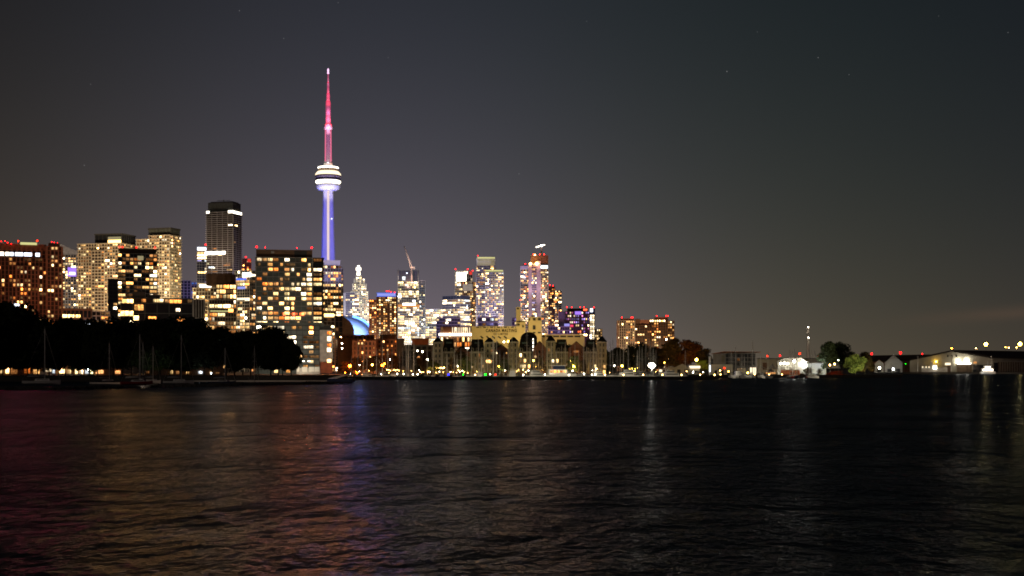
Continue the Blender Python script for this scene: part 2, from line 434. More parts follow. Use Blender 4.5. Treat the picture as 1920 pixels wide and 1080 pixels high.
for i in range(3): nt.links.new(st_, cmb.inputs[i])
nt.links.new(cmb.outputs[0], sadd.inputs[1])
bg = nt.nodes.new('ShaderNodeBackground'); bg.inputs['Strength'].default_value = 1.0
nt.links.new(sadd.outputs[0], bg.inputs['Color'])
sky = nt.nodes.new('ShaderNodeTexSky'); sky.sky_type = 'NISHITA'; sky.sun_disc = False
sky.sun_elevation = R(-9); sky.sun_rotation = R(200)
bg2 = nt.nodes.new('ShaderNodeBackground'); bg2.inputs['Strength'].default_value = .002
nt.links.new(sky.outputs[0], bg2.inputs['Color'])
ad = nt.nodes.new('ShaderNodeAddShader'); nt.links.new(bg.outputs[0], ad.inputs[0]); nt.links.new(bg2.outputs[0], ad.inputs[1])
nt.links.new(ad.outputs[0], wo.inputs['Surface'])
# a faint warm sun lamp added behind the camera to lift the facades
sl = bpy.data.lights.new('fill_sun', 'SUN'); sl.energy = .10; sl.angle = R(.5); sl.color = (1, .86, .68)
so = bpy.data.objects.new('fill_sun', sl); col.objects.link(so); so.rotation_euler = (R(62), 0, R(-25))

# ------------------------------------------------------------------ water
m, nt, out = new_mat('water_mat')
gl = nt.nodes.new('ShaderNodeBsdfGlossy'); gl.inputs['Roughness'].default_value = .22; gl.inputs['Color'].default_value = (.16, .172, .20, 1)
df = nt.nodes.new('ShaderNodeBsdfDiffuse'); df.inputs['Color'].default_value = (.03, .05, .06, 1)
tcw = nt.nodes.new('ShaderNodeTexCoord')
def wave(scale, sxy, detail, rot, dist=0.):
    mp = nt.nodes.new('ShaderNodeMapping'); mp.inputs['Scale'].default_value = (*sxy, 1); mp.inputs['Rotation'].default_value = (0, 0, R(rot))
    nt.links.new(tcw.outputs['Object'], mp.inputs[0])
    n = nt.nodes.new('ShaderNodeTexNoise'); n.inputs['Scale'].default_value = scale; n.inputs['Detail'].default_value = detail
    n.inputs['Roughness'].default_value = .55; n.inputs['Distortion'].default_value = dist
    nt.links.new(mp.outputs[0], n.inputs['Vector']); return n.outputs['Fac']
h = math_node(nt, 'MULTIPLY', wave(1.0, (1.3, 1), 4, 14, .5), 1.0)
h = math_node(nt, 'MULTIPLY_ADD', wave(.36, (1.7, 1), 3, -18, .4), 1.7, h)
h = math_node(nt, 'MULTIPLY_ADD', wave(3.0, (1, 1), 3, -25, .2), .22, h)
h = math_node(nt, 'MULTIPLY_ADD', wave(.16, (2.2, 1), 4, 16, .5), 3.0, h)
h = math_node(nt, 'MULTIPLY_ADD', wave(.07, (2.6, 1), 3, -14, .6), 3.2, h)
# gusts: calmer and rougher patches
gust = math_node(nt, 'MULTIPLY_ADD', wave(.05, (1.1, 1), 3, 8, .6), 2.0, -.1)
h = math_node(nt, 'MULTIPLY', h, gust)
nt.links.new(math_node(nt, 'MULTIPLY_ADD', wave(.06, (1.0, 1), 3, -9, .6), .26, .09), gl.inputs['Roughness'])
bp = nt.nodes.new('ShaderNodeBump'); bp.inputs['Strength'].default_value = 1.0; bp.inputs['Distance'].default_value = .30
nt.links.new(h, bp.inputs['Height']); nt.links.new(bp.outputs['Normal'], gl.inputs['Normal'])
fr = nt.nodes.new('ShaderNodeFresnel'); fr.inputs['IOR'].default_value = 1.33; nt.links.new(bp.outputs['Normal'], fr.inputs['Normal'])
ms = nt.nodes.new('ShaderNodeMixShader'); nt.links.new(fr.outputs[0], ms.inputs[0]); nt.links.new(df.outputs[0], ms.inputs[1]); nt.links.new(gl.outputs[0], ms.inputs[2])
nt.links.new(ms.outputs[0], out.inputs['Surface'])
b = MB(); b.add([(-6000,-400,0),(6000,-400,0),(6000,1600,0),(-6000,1600,0)], [(0,1,2,3)], 'water_mat')
tag(b.build('water'), kind='structure')

# ------------------------------------------------------------------ land
shore = [(-900,488),(560,488),(648,498),(655,705),(1325,712),(1330,690),(1688,690),(1694,1128),(2900,1140)]
front = [(PX(a, Y), Y) for a, Y in shore]
poly = [(-16000, 488)] + front + [(16000, 1140), (16000, 22000), (-16000, 22000)]
b = MB(); b.plan(poly, -3, GZ, 'ground_mat')
tag(b.build('ground'), kind='structure')
b = MB(); b.add([(-16000,-500,-3.2),(16000,-500,-3.2),(16000,22000,-3.2),(-16000,22000,-3.2)], [(0,1,2,3)], 'ground_mat')
tag(b.build('lake_bed'), kind='structure')
# quay walls: each a thing with a coping
def quay(label, pts, z1, t=1.0):
    r = empty('seawall', (*pts[0], 0), 0, label, 'wall')
    a, c = MB(), MB()
    for (x0, y0), (x1, y1) in zip(pts, pts[1:]):
        d = Vector((x1-x0, y1-y0)).normalized(); n = Vector((d.y, -d.x))*t
        q = [(x0+n.x, y0+n.y), (x1+n.x, y1+n.y), (x1, y1), (x0, y0)]
        q = [(x-pts[0][0], y-pts[0][1]) for x, y in q]
        a.plan(q, -2.8, z1-.25, 'quay_wall')
        n2 = n*1.25; q2 = [(x0+n2.x, y0+n2.y), (x1+n2.x, y1+n2.y), (x1, y1), (x0, y0)]
        c.plan([(x-pts[0][0], y-pts[0][1]) for x, y in q2], z1-.25, z1, 'quay_wall')
    a.build('wall_face', r); c.build('coping', r)
    return r
quay('dark seawall along the tree lined park promenade', front[0:3], 2.35)
quay('dark quay edge below the gabled townhouses', front[3:5], 1.5)
quay('low dark quay edge below the marquee tents and floodlights', front[5:7], 1.5)
quay('far dark seawall in front of the airport hangars', front[7:9], 1.5)
# breakwater pier in front of the marina
x0, x1 = PX(648, 563), PX(1345, 563)
r = empty('breakwater_pier', (x0, 563, 0), 0, 'long dark marina breakwater carrying small white lamps', 'pier')
b = MB(); b.box(0, x1-x0, 0, 4, -2.8, 1.15, 'quay_wall'); b.build('wall_face', r)
b = MB(); b.box(-.2, x1-x0+.2, -.2, 4.2, 1.15, 1.4, 'quay_wall'); b.build('deck', r)
fm = MB(); fm.box(-.15, .15, -.35, 0, -2.5, .9, 'wood_dock'); fm = fm.mesh('fender')
for k in range(int((x1-x0)/4)+1): share('fender', fm, r, (k*4.0, 0, 0))
# rock breakwater sheltering the sailboats at the left
b = MB(); rr = random.Random(3)
for i in range(1500):
    t = rr.random(); px = -120+t*775
    Y = 303 + 120*max(0, (px-100)/560)**1.1 + rr.uniform(-2.2, 2.2)
    e = 1.0 if px < 600 else max(.2, (655-px)/55)
    hump = .75+.45*math.sin(px*.045)+.35*math.sin(px*.11+1)
    s = rr.uniform(.5, 1.25); z = rr.uniform(-.3, .35*max(.2, hump)*e)
    x = PX(px, Y)
    vs = [(x+s*rr.uniform(.5, 1)*dx*1.3, Y+s*rr.uniform(.5, 1)*dy, z+s*.55*rr.uniform(.5, 1)*dz) for dz in (-1, 1) for dx, dy in ((-1,-1),(1,-1),(1,1),(-1,1))]
    b.add(vs, [(0,3,2,1),(4,5,6,7),(0,1,5,4),(1,2,6,5),(2,3,7,6),(3,0,4,7)], 'rock')
tag(b.build('rock_breakwater'), 'low dark rock breakwater in front of the moored sailboats', 'breakwater')

# ------------------------------------------------------------------ trees
def crown_mesh(seed, mat, n=5200, leaf=.62, lobes=20, rx=.5, top=1.0):
    """unit crown: about 1 wide and 1 high; leaves scattered through overlapping clumps"""
    r = random.Random(seed); b = MB(); cl = []
    for i in range(lobes):
        a = r.uniform(0, 6.283); q = r.random()
        z = .13+.78*q; rad = rx*(.80 if q < .6 else .80*(1-(q-.6)/.75))
        d = rad*math.sqrt(r.random())
        cl.append((d*math.cos(a), d*math.sin(a), z, r.uniform(.13, .23)))
    cl.append((0, 0, .5, .34)); cl.append((0.03, 0, .78, .2))
    wts = [c[3]**2 for c in cl]; vs = []; fs = []
    for i in range(n):
        c = r.choices(cl, wts)[0]
        v = Vector((r.gauss(0, 1), r.gauss(0, 1), r.gauss(0, 1))).normalized()*(c[3]*r.random()**.45)
        o = Vector((c[0]+v.x, c[1]+v.y, c[2]+v.z*.85))
        s = leaf/20*r.uniform(.6, 1.5)
        a1 = Vector((r.gauss(0, 1), r.gauss(0, 1), r.gauss(0, 1))).normalized(); a2 = a1.orthogonal().normalized()
        k = len(vs)
        vs += [tuple(o+a1*s), tuple(o+a2*s*.7), tuple(o-a1*s), tuple(o-a2*s*.7)]; fs.append((k, k+1, k+2, k+3))
    b.add(vs, fs, mat); return b.mesh('crown')
def trunk_mesh(seed):
    r = random.Random(seed); b = MB()
    p = Vector((0, 0, -.3)); q = Vector((r.uniform(-.02, .02), 0, 5)); b.tube(p, q, .36, .26, 'bark', 7)
    for i in range(6):
        a = i*1.05+r.random(); s = q-Vector((0, 0, r.uniform(0, 1.4)))
        e = s+Vector((math.cos(a)*2.6, math.sin(a)*2.6, r.uniform(2.5, 5.0))); b.tube(s, e, .16, .06, 'bark', 5)
    b.tube(q, q+Vector((.2, 0, 6)), .24, .08, 'bark', 6)
    return b.mesh('trunk')
TRUNK = [trunk_mesh(i) for i in range(3)]
CROWN = {}
def tree(px, top, wpx, Y, bottom, kind, label, group=None, seed=0, base=GZ):
    mat = {'dark': 'leaf_dark', 'green': 'leaf_green', 'autumn': 'leaf_autumn', 'brown': 'leaf_brown'}[kind]
    k = (kind, seed % 5)
    if k not in CROWN: CROWN[k] = crown_mesh(seed % 5+11*len(kind), mat)
    r = empty('tree', (PX(px, Y), Y, base), 0, label, 'tree', group)
    zb, zt = PZ(bottom, Y)-base, PZ(top, Y)-base
    W = wpx*Y/F; H = zt-zb
    s = max(.25, zb/5.0+.12)
    share('trunk', TRUNK[seed % 3], r, (0, 0, 0), seed*1.1, (min(1.3, s), min(1.3, s), s))
    share('crown', CROWN[k], r, (0, 0, zb-H*.05), seed*2.4, (W*1.03, W*1.03, H*1.07))
    return r
lt = [(-30,572,95),(18,575,84),(52,579,66),(92,601,44),(122,597,54),(152,602,50),(183,604,52),(213,600,54),(247,604,52),(283,598,58),(318,600,58),(352,598,60),(383,603,50),(424,620,52),(455,621,48),(484,626,44),(508,616,56),(530,627,46),(546,641,26)]
for i, (px, top, wd) in enumerate(lt):
    Y = 505 + (i % 3)*12
    pos = 'broadest dark park tree, cut by the left edge of the photo' if i == 0 else ('small dark park tree at the right end of the waterfront tree row' if i == len(lt)-1 else f'dark leafy park tree, {ORD[i]} from the left in the waterfront row')
    tree(px, top-1, wd*1.55, Y, 690+(i*7 % 4), 'dark', pos, 'dark park trees along the waterfront', i)
for i, (px, top, wd) in enumerate([(5,596,70),(70,608,70),(110,615,60),(168,616,60),(230,616,60),(300,612,60),(338,614,60),(398,626,44),(440,634,50),(470,638,50),(522,636,50)]):
    tree(px, top, wd*1.5, 545, 689, 'dark', f'dark park tree in the second row behind, {ORD[i]} from the left', 'dark park trees in the row behind', i+2)
tr = [(1135,656,40,'dark'),(1160,654,44,'dark'),(1185,648,46,'dark'),(1206,646,44,'dark'),(1228,650,40,'dark')]
for i, (px, top, wd, k) in enumerate(tr):
    tree(px, top, wd, 820+i*8, 694, k, f'dark round tree behind the marina masts, {ORD[i]} from the left', 'dark trees behind the marina', i)
tree(1262,636,62,840,692,'brown','large brownish tree right of the twin condominium towers',None,1)
tree(1296,640,56,835,690,'autumn','reddish autumn tree lit from below beside a yellow lamp',None,2)
tree(1320,654,38,825,690,'brown','small brown tree at the right end of the autumn clump',None,3)
tree(1318,676,34,800,696,'green','low bush glowing yellow green under a street lamp',None,4)
tree(1198,680,26,790,697,'brown','small golden tree lit beside the marina floodlight',None,0)
tree(1556,643,44,760,690,'dark','dark spreading tree, left of the split crown, near the tall lit chimney',None,1)
tree(1578,645,50,765,690,'dark','dark spreading tree behind the floodlit green bush',None,3)
tree(1604,664,42,745,698,'green','bright green bush lit by floodlights, left one',None,2)
tree(1622,662,40,750,697,'brown','olive brown bush lit by floodlights, right one',None,0)
for i, (px, top, wd, Y) in enumerate([(668,672,44,780),(700,668,46,790),(735,665,46,785),(770,660,52,790),(800,662,36,780),(646,678,26,775)]):
    tree(px, top, wd, Y, 696, 'brown' if i != 3 else 'dark', f'dim brown quayside tree between apartment blocks and masts, {ORD[i]} in the clump', 'quayside trees behind the masts', i)
for i, (px, top, wd, Y) in enumerate([(862,668,30,742),(872,676,24,735),(935,672,22,745),(945,680,18,738),(1012,678,18,740),(1076,676,22,742),(1092,682,16,738),(812,684,22,735)]):
    tree(px, top-7, wd*1.45, Y-6, 697, 'green' if i % 2 else 'brown', f'street tree between the townhouses, {ORD[i]} in planting order', 'street trees between townhouses', i)
# ------------------------------------------------------------------ left: condominiums behind the park
b = Bld('apartment_tower', 'reddish brick apartment tower with two clusters of red roof beacons', -34, 118, 930, D=28)
L = b.lx
b.blk(0, L(88), 0, 28, 0, b.z(481), 'brick', 'glass_brown', fh=3.0, bw=3.05, st=.28, sd=.12, pw=.6, pd=.6, lit=.24, pal='brickapt', wf=.86)
b.blk(L(30), L(73), -2.4, -.5, 0, b.z(497), 'brick', 'glass_brown', fh=3.0, bw=3.0, st=.5, sd=.2, pw=.8, pd=.5, lit=.26, pal='brickapt', faces='F')
b.blk(L(88), L(118), -3.5, 26, 0, b.z(459), 'brick', 'glass_brown', fh=3.0, bw=2.8, st=.45, sd=.2, pw=.75, pd=.6, lit=.2, pal='brickapt')
b.blk(L(-34), L(88), 2.5, 26, b.z(481), b.z(466), 'brick', 'glass_brown', fh=3.0, bw=4, st=.5, sd=.2, pw=1.0, pd=.4, lit=.0)
b.box('penthouse', -30, 88, 465.5, 454, 'brick', 4); b.box('penthouse', 92, 114, 458, 451, 'brick', 2)
for i in range(14): b.piece('parapet_block', -34+i*9, -30+i*9, 466, 459, 'brick', 2.2, 3.0)
for i, (a, c) in enumerate(((-6,7),(10,17),(19,25),(28,43),(45,60),(67,75))):
    b.piece('terrace_light', a, c, 477.5, 471, 'band_cool' if i > 1 else 'band_white', 2.0, 2.4)
b.piece('roof_light_strip', 38, 70, 455.5, 451, 'band_yellow', 3.4, 3.8)
for px, py in ((2,452),(9,451),(14,454),(21,456)): b.beacon(px, py, 455, 'lamp_red')
for px, py in ((98,450),(103,451),(109,452)): b.beacon(px, py, 452, 'lamp_red')
b.beacon(70, 449, 454, 'lamp_redorange', .9); b.beacon(34, 450.5, 454, 'lamp_redorange', .8)
b.piece('blue_room_window', 26, 36, 577, 569, 'band_cool', -3.1, -2.7)
b.done()
fill_spot(20, 690, 800, 40, 560, 930, (1, .40, .18), 34000, 120); fill_spot(110, 690, 830, 100, 540, 926, (1, .40, .2), 60000, 120)
fill_spot(-60, 640, 860, -10, 520, 930, (1, .36, .18), 14000, 120); fill_spot(105, 600, 890, 103, 480, 926, (1, .3, .14), 12000, 100)

b = Bld('apartment_tower', 'pale slant roofed tower with purple lit sign between brick and beige towers', 112, 148, 1500, D=24)
L = b.lx
b.blk(0, L(148), 0, 24, 0, b.z(477), 'pale', 'glass', bw=3.4, st=.6, lit=.5, pal='beigeapt', pw=.7)
m = MB(); m.prism([(0, b.z(476)), (L(148), b.z(476)), (L(148), b.z(472)), (0, b.z(457))], -.6, 24, 'pale'); m.build('slanted_roof', b.root)
b.piece('purple_sign', 127, 143, 518, 501, 'band_purple', -1.6, -1.2); b.piece('sign_core', 130, 141, 515, 510, 'band_cool', -1.9, -1.62)
b.done(); fill_spot(130, 600, 1380, 130, 490, 1500, (1, .78, .62), 330000, 110)

b = Bld('apartment_tower', 'broad beige grid fronted tower with glazed lantern penthouse', 146, 257, 1250, split=226, ang=30)
b.blk(-b.W, 0, 0, b.D, 0, b.z(456), 'beige', 'glass_brown', fh=2.95, bw=3.4, st=.8, sd=.9, pw=.55, pd=.5, lit=.5, pal='beigeapt', side_lit=.5)
b.blk(-b.W*.66, -b.W*.36, -1.6, -.95, 0, b.z(470), 'beige', 'glass_brown', fh=2.95, bw=3.6, st=.8, sd=.5, pw=.4, pd=.3, lit=.34, pal='beigeapt', faces='F')
b.blk(-b.W*.64, -.5, 3, b.D-2, b.z(456), b.z(438), 'dark', 'glass', fh=9, bw=5, st=1.2, sd=.6, pw=.3, pd=.2, lit=0)
m = MB(); m.box(-b.W*.33, -1.2, 2.6, 2.95, b.z(454.5), b.z(449), 'band_gold'); m.box(-b.W*.33, -1.2, 2.6, 2.95, b.z(448.5), b.z(443), 'crown_glow'); m.build('lantern_glazing', b.root)
b.done()
fill_spot(170, 640, 1120, 190, 540, 1250, (1, .66, .36), 420000, 125); fill_spot(250, 600, 1200, 243, 520, 1260, (1, .74, .46), 50000, 110); fill_spot(140, 600, 1180, 170, 480, 1250, (1, .72, .46), 70000, 110)

b = Bld('apartment_tower', 'beige grid fronted tower with dark box penthouse, right of the lantern tower', 254, 339, 1250, split=318, ang=33)
b.blk(-b.W*.60, 0, 0, b.D, 0, b.z(441), 'beige', 'glass_brown', fh=2.95, bw=3.3, st=.8, sd=.9, pw=.6, pd=.5, lit=.48, pal='beigeapt')
b.blk(-b.W, -b.W*.60, 1.5, b.D, 0, b.z(447), 'beige', 'glass_brown', fh=2.95, bw=3.3, st=.8, sd=.9, pw=.6, pd=.5, lit=.48, pal='beigeapt')
b.blk(-b.W*.66, -.4, 2.5, b.D-1, b.z(441), b.z(427.5), 'dark', 'green_glass_wall', fh=7, bw=4, st=1.5, sd=.6, pw=.3, pd=.2, lit=0)
b.done()
fill_spot(330, 640, 1130, 310, 520, 1250, (1, .80, .44), 560000, 125); fill_spot(260, 560, 1190, 275, 460, 1250, (1, .78, .5), 60000, 110); fill_spot(345, 560, 1215, 330, 480, 1262, (1, .86, .5), 45000, 110)

b = Bld('apartment_tower', 'black glass apartment tower with red roof lights between the two beige towers', 221, 295, 1000, D=22)
L = b.lx
b.blk(0, L(295), 0, 22, 0, b.z(475), 'concrete', 'glass', fh=3, bw=3.4, st=.3, sd=.5, pw=.12, pd=.3, lit=.52, pal='apt', colw=.5)
b.blk(1, L(295)-1, 1.5, 20, b.z(475), b.z(466), 'dark', 'glass_brown', fh=3.6, bw=9, st=.35, sd=.3, pw=0, lit=0)
b.box('roof_ledge', 221, 295, 466.4, 465, 'brown', .3)
b.piece('grey_bay', 258, 269, 487, 479, 'crown_glow', -.7, -.5)
for px in (224, 229, 256, 291): b.beacon(px, 463.5, 466, 'lamp_red', 1.0)
b.done()
b = Bld('apartment_block', 'lower black glass wing stepping down left of the black tower', 203, 221.3, 995, D=22)
b.blk(0, b.W-.3, 0, 22, 0, b.z(523), 'black_frame', 'glass', fh=3, bw=3.6, st=.4, sd=.4, pw=.35, pd=.25, lit=.34, pal='apt'); b.done()

b = Bld('long_apartment_block', 'long low dark glass apartment block above the park trees', 226, 384, 900, D=16)
L = b.lx
b.blk(L(226), L(363), 0, 16, 0, b.z(568), 'green_glass_wall', 'glass', fh=6.6, bw=7.5, st=.5, sd=.3, pw=.4, pd=.2, lit=.2, pal='brickapt', hf=.6)
b.blk(L(231), L(362), 1.2, 15, b.z(568), b.z(558.5), 'dark', 'glass_brown', fh=3.6, bw=4.4, st=.6, sd=.5, pw=.3, pd=.2, lit=.55, pal='brickapt', hf=.75)
b.blk(L(363), L(384), -1.2, 16, 0, b.z(560), 'pale', 'glass_brown', fh=14, bw=2.4, st=.4, sd=.2, pw=.55, pd=.5, lit=.0)
b.box('roof_pavilion', 248, 272, 558, 546, 'dark', 3, 9); b.box('roof_pavilion', 276, 300, 558, 551, 'dark', 3, 9)
for a, c, y0, y1, mt in ((229,250,568,561,'lit_cream'),(226,250,592,583,'lit_cream'),(250,260,600,592,'lit_cream'),(229,250,608,601,'lit_white'),(278,293,600,593,'lit_amber'),(332,350,601,594,'lit_amber'),(330,338,583,577,'lit_white'),(300,306,564,560,'lit_white'),(318,341,567,561,'lit_amber')):
    b.win.append(((L(a)+L(c))/2, -.25, (b.z(y0)+b.z(y1))/2, 'F', L(c)-L(a), b.z(y1)-b.z(y0), mt))
b.done(); fill_spot(372, 640, 870, 373, 585, 900, (1, .8, .5), 3000, 120); fill_spot(300, 640, 840, 300, 585, 900, (.9, .85, .6), 5000, 130)

b = Bld('low_apartment_block', 'low dark block with a lit window row left of the long block', 117, 206, 885, D=16)
L = b.lx
b.blk(0, L(172), 0, 16, 0, b.z(580), 'brown', 'glass', fh=6, bw=3, st=1.5, sd=.3, pw=.6, pd=.2, lit=0)
b.blk(L(172), L(206), 1, 16, 0, b.z(583), 'pale', 'glass', fh=3, bw=3.2, st=.6, sd=.4, pw=.5, pd=.2, lit=.2, pal='apt')
for a in (118, 122, 127.5, 131.5, 135.5, 142, 147): b.win.append((L(a+1.7), -.4, b.z(592.5), 'F', 1.3, 1.9, 'lit_cream'))
b.piece('lit_canopy', 153, 172, 608, 603, 'band_cool', -2, -.6)
b.done(); fill_spot(150, 660, 850, 150, 600, 885, (1, .75, .5), 2500, 130)

b = Bld('office_block', 'small distant block washed in blue and violet light', 338, 370, 2200, D=30)
L = b.lx
b.blk(0, L(358), 0, 30, 0, b.z(526), 'pale', 'glass_blue', bw=6, fh=5, st=.9, pw=1.2, lit=.08, pal='violet')
b.blk(L(358), L(370), -4, 26, 0, b.z(529), 'pale', 'glass_blue', bw=5, fh=5, st=.9, pw=1.2, lit=.4, pal='bluehot')
b.done(); fill_spot(352, 640, 2080, 352, 535, 2200, (.35, .3, 1), 300000, 110)

# the dark slab-lined tower
b = Bld('condominium_tower', 'tallest dark condominium tower with fine slab lines and white crown corner', 387, 453, 1900, split=437, ang=27)
b.blk(-b.W, 0, 0, b.D, 0, b.z(397), 'pale', 'glass_brown', fh=3.0, bw=8, st=.42, sd=1.5, pw=.5, pd=.3, lit=.035, pal='apt')
b.blk(-b.W+2, -1, 1.5, b.D-1.5, b.z(397), b.z(379), 'dark', 'green_glass_wall', fh=14, bw=2.4, st=1, sd=.2, pw=.6, pd=.5, lit=0)
m = MB(); m.box(-b.W*.9, -3, 4, b.D-4, b.z(379), b.z(376.4), 'dark'); m.build('roof', b.root)
m = MB(); m.tube((-b.W*.7, 8, b.z(374)), (-b.W*.2, 8, b.z(374)), .4, .4, 'steel'); m.tube((-b.W*.45, 8, b.z(377)), (-b.W*.45, 8, b.z(372.5)), .6, .6, 'steel'); m.build('maintenance_crane', b.root)
m = MB(); m.box(-b.W*.18, .3, -.5, .2, b.z(399), b.z(394.5), 'band_white'); m.box(.0, .5, -.3, b.D, b.z(399.5), b.z(395), 'band_white'); m.build('crown_light', b.root)
m = MB(); m.box(-b.W, -b.W+4.5, -.6, .1, b.z(398.5), b.z(394.5), 'band_white'); m.build('crown_light', b.root)
b.win.append((4.0-b.W*.0-4-4, -.4, b.z(421.5), 'F', 6, 2.2, 'w_white')); b.win.append((.2, b.D*.35, b.z(421.5), 'R', 8, 2.0, 'w_cream'))
for i in range(6): b.win.append((-b.W*.98+i*b.W*.13, -1.6, b.z(474-(i % 2)*.4), 'F', b.W*.125, 4.6, 'band_white'))
for i in range(8): b.win.append((-b.W*rng.uniform(.05, .95), -1.0, b.z(rng.uniform(490, 512)), 'F', rng.uniform(4, 11), 2.1, pick('office')))
b.done(); fill_spot(400, 640, 1790, 415, 450, 1900, (1, .76, .5), 420000, 110); fill_spot(470, 560, 1850, 447, 460, 1910, (.6, .5, 1), 90000, 110)
fill_spot(380, 520, 1860, 400, 420, 1900, (1, .76, .5), 120000, 110)

b = Bld('office_tower', 'slim tower with bright white crown left of the tallest dark condominium', 369, 388, 1960, D=26)
L = b.lx
b.blk(0, b.W, 0, 26, 0, b.z(471), 'pale', 'glass_blue', fh=4, bw=4, st=.5, sd=.5, pw=.4, lit=.12, pal='violet', skip=None)
b.piece('crown_light', 370, 388, 469.5, 463.5, 'band_cool', -.9, 0.2); b.box('roof', 369, 388, 471, 470, 'dark', -.3)
for k in range(6): b.win.append((b.W*.5, -.4, b.z(473.5+k*2.6), 'F', b.W*.9, 1.6, 'w_cream' if k < 5 else 'w_violet'))
b.win.append((b.W*.5, -.6, b.z(511), 'F', b.W*.8, 2.6, 'w_warm'))
b.beacon(369.5, 482, 484, 'lamp_red', 1.6); b.beacon(385.5, 458.5, 464, 'lamp_red', 1.8)
b.done(); fill_spot(372, 600, 1880, 378, 490, 1960, (.8, .75, 1), 60000, 100)

b = Bld('apartment_tower', 'small reddish tower top glowing red between two towers', 446, 471, 2150, D=26)
b.blk(0, b.W, 0, 26, 0, b.z(485), 'brick_red', 'glass_brown', fh=3.2, bw=4, st=.6, pw=.6, lit=.4, pal='brownapt')
b.piece('red_light', 464, 470, 491, 485, 'band_red', -.9, .2); b.beacon(461, 482, 485, 'lamp_red', 1.8); b.done()
fill_spot(458, 540, 2080, 458, 495, 2150, (1, .3, .25), 70000, 110)

b = Bld('office_block', 'pale stepped block with bright rooftop strip behind the long low block', 362, 406, 1150, D=18)
L = b.lx
b.blk(0, b.W, 0, 18, 0, b.z(540), 'beige', 'glass_brown', fh=3.2, bw=3, st=.4, sd=.3, pw=.35, lit=.38, pal='gold')
b.piece('rooftop_light_strip', 374, 396, 538, 533, 'band_white', .2, .6); b.box('penthouse', 370, 405, 540, 530, 'beige', 1)
b.done(); fill_spot(384, 600, 1110, 384, 555, 1150, (1, .8, .5), 14000, 120)
b = Bld('office_block', 'brightly lit low office block with bands of white windows behind tree tops', 392, 443, 1040, D=18)
L = b.lx
b.blk(0, b.W, 0, 18, 0, b.z(562), 'beige', 'glass_brown', fh=3.4, bw=2.6, st=.5, sd=.5, pw=.25, lit=.62, pal='gold', run=3)
b.piece('yellow_light_strip', 394, 436, 584, 582.3, 'band_yellow', -.9, -.6)
b.done(); fill_spot(415, 640, 1010, 415, 590, 1040, (1, .85, .55), 8000, 130)
b = Bld('apartment_tower', 'dark rounded tower with blank drum top over amber lit floors', 404, 443, 1120, D=24)
L = b.lx
n = 14
m = MB(); m.plan([(L(386)+(L(443)-L(386))*(.5+.5*math.cos(t*math.pi*2/n)), 14+13*math.sin(t*math.pi*2/n)) for t in range(n)], b.z(534), b.z(513), 'brown'); m.build('drum', b.root)
b.blk(L(405), L(443), 0, 24, 0, b.z(533), 'dark', 'glass_brown', fh=4.2, bw=3.4, st=.7, sd=.4, pw=.3, lit=.62, pal='gold', run=2)
b.done(); fill_spot(415, 590, 1060, 415, 522, 1120, (1, .72, .42), 12000, 120)
b = Bld('glass_tower', 'glass condominium tower with blue lit upper floors beside the big dark block', 441, 481, 1300, split=468, ang=36)
b.blk(-b.W, 0, 0, b.D, 0, b.z(507), 'pale', 'glass', fh=3.0, bw=3.2, st=.4, sd=.5, pw=.3, lit=.46, pal='beigeapt', run=2)
b.piece('blue_floor', 444, 463, 525, 521, 'band_blue', -1.0, -.7); b.piece('blue_floor', 446, 461, 541.5, 537, 'screen_blue', -1.0, -.7)
m = MB(); m.box(-8, 1.0, -.9, 1, b.z(519), b.z(511), 'band_white'); m.build('lit_corner_lounge', b.root)
m = MB(); m.box(-b.W, .5, -.8, -.5, b.z(562), b.z(558), 'band_cream'); m.build('lit_amenity_floor', b.root)
b.done(); fill_spot(460, 640, 1230, 460, 560, 1300, (1, .8, .55), 45000, 125)

# ------------------------------------------------------------------ the big dark glass block
b = Bld('apartment_tower', 'large square dark glass apartment block with many lit flats in front', 480, 606, 828, D=24)
L = b.lx
def stacks(x0, x1, z0, z1, dens, seed):
    q = random.Random(seed); n = round((z1-z0)/3.0); h = (z1-z0)/n; m = round((x1-x0)/3.5); cw = (x1-x0)/m
    colp = [q.choice((.45, .7, .8, .9, .95)) for _ in range(m)]; colp[0] = .5; colp[-1] = .8
    for k in range(n):
        for j in range(m):
            if q.random() < colp[j]*dens*(.75 if k > n*.8 else 1):
                pal = pick('apt'); hh = h*.58; ww = cw-.5
                if q.random() < .25: ww *= .55
                b.win.append((x0+(j+.5)*cw+q.uniform(-.1, .1), -.02, z0+(k+.52)*h, 'F', ww, hh, pal))
                if q.random() < .35: b.win.append((x0+(j+.5)*cw, -.01, z0+(k+.52)*h, 'F', .35, hh*.99, 'w_amber'))
b.blk(0, L(586), 0, 24, b.z(610), b.z(482), 'concrete', 'green_glass_wall', fh=3.0, bw=4.3, st=.28, sd=.7, pw=.14, pd=.35, lit=0)
b.blk(L(586), L(606), 1.2, 24, b.z(610), b.z(482), 'black_frame', 'glass', fh=3.0, bw=6, st=.35, sd=.9, pw=.25, pd=.3, lit=.95, pal='apt', hf=.62)
stacks(.2, L(586)-.2, b.z(610), b.z(482), .86, 5)
b.blk(0, L(600), -2, 24, 0, b.z(610), 'dark', 'green_glass_wall', fh=3.0, bw=4.2, st=.45, sd=.4, pw=.3, pd=.3, lit=.5, pal='apt')
b.box('penthouse', 480, 586, 481.3, 467, 'brown', 2, 20); b.piece('penthouse_panel', 508, 514, 474, 470, 'pale', 1.75, 2.0); b.piece('penthouse_panel', 552, 575, 481, 469, 'dark', 1.7, 2.0)
m = MB(); m.box(L(480)-.5, L(606)+.5, -1.6, -.5, b.z(612), b.z(604), 'green_glass_wall'); m.build('balcony_parapet', b.root)
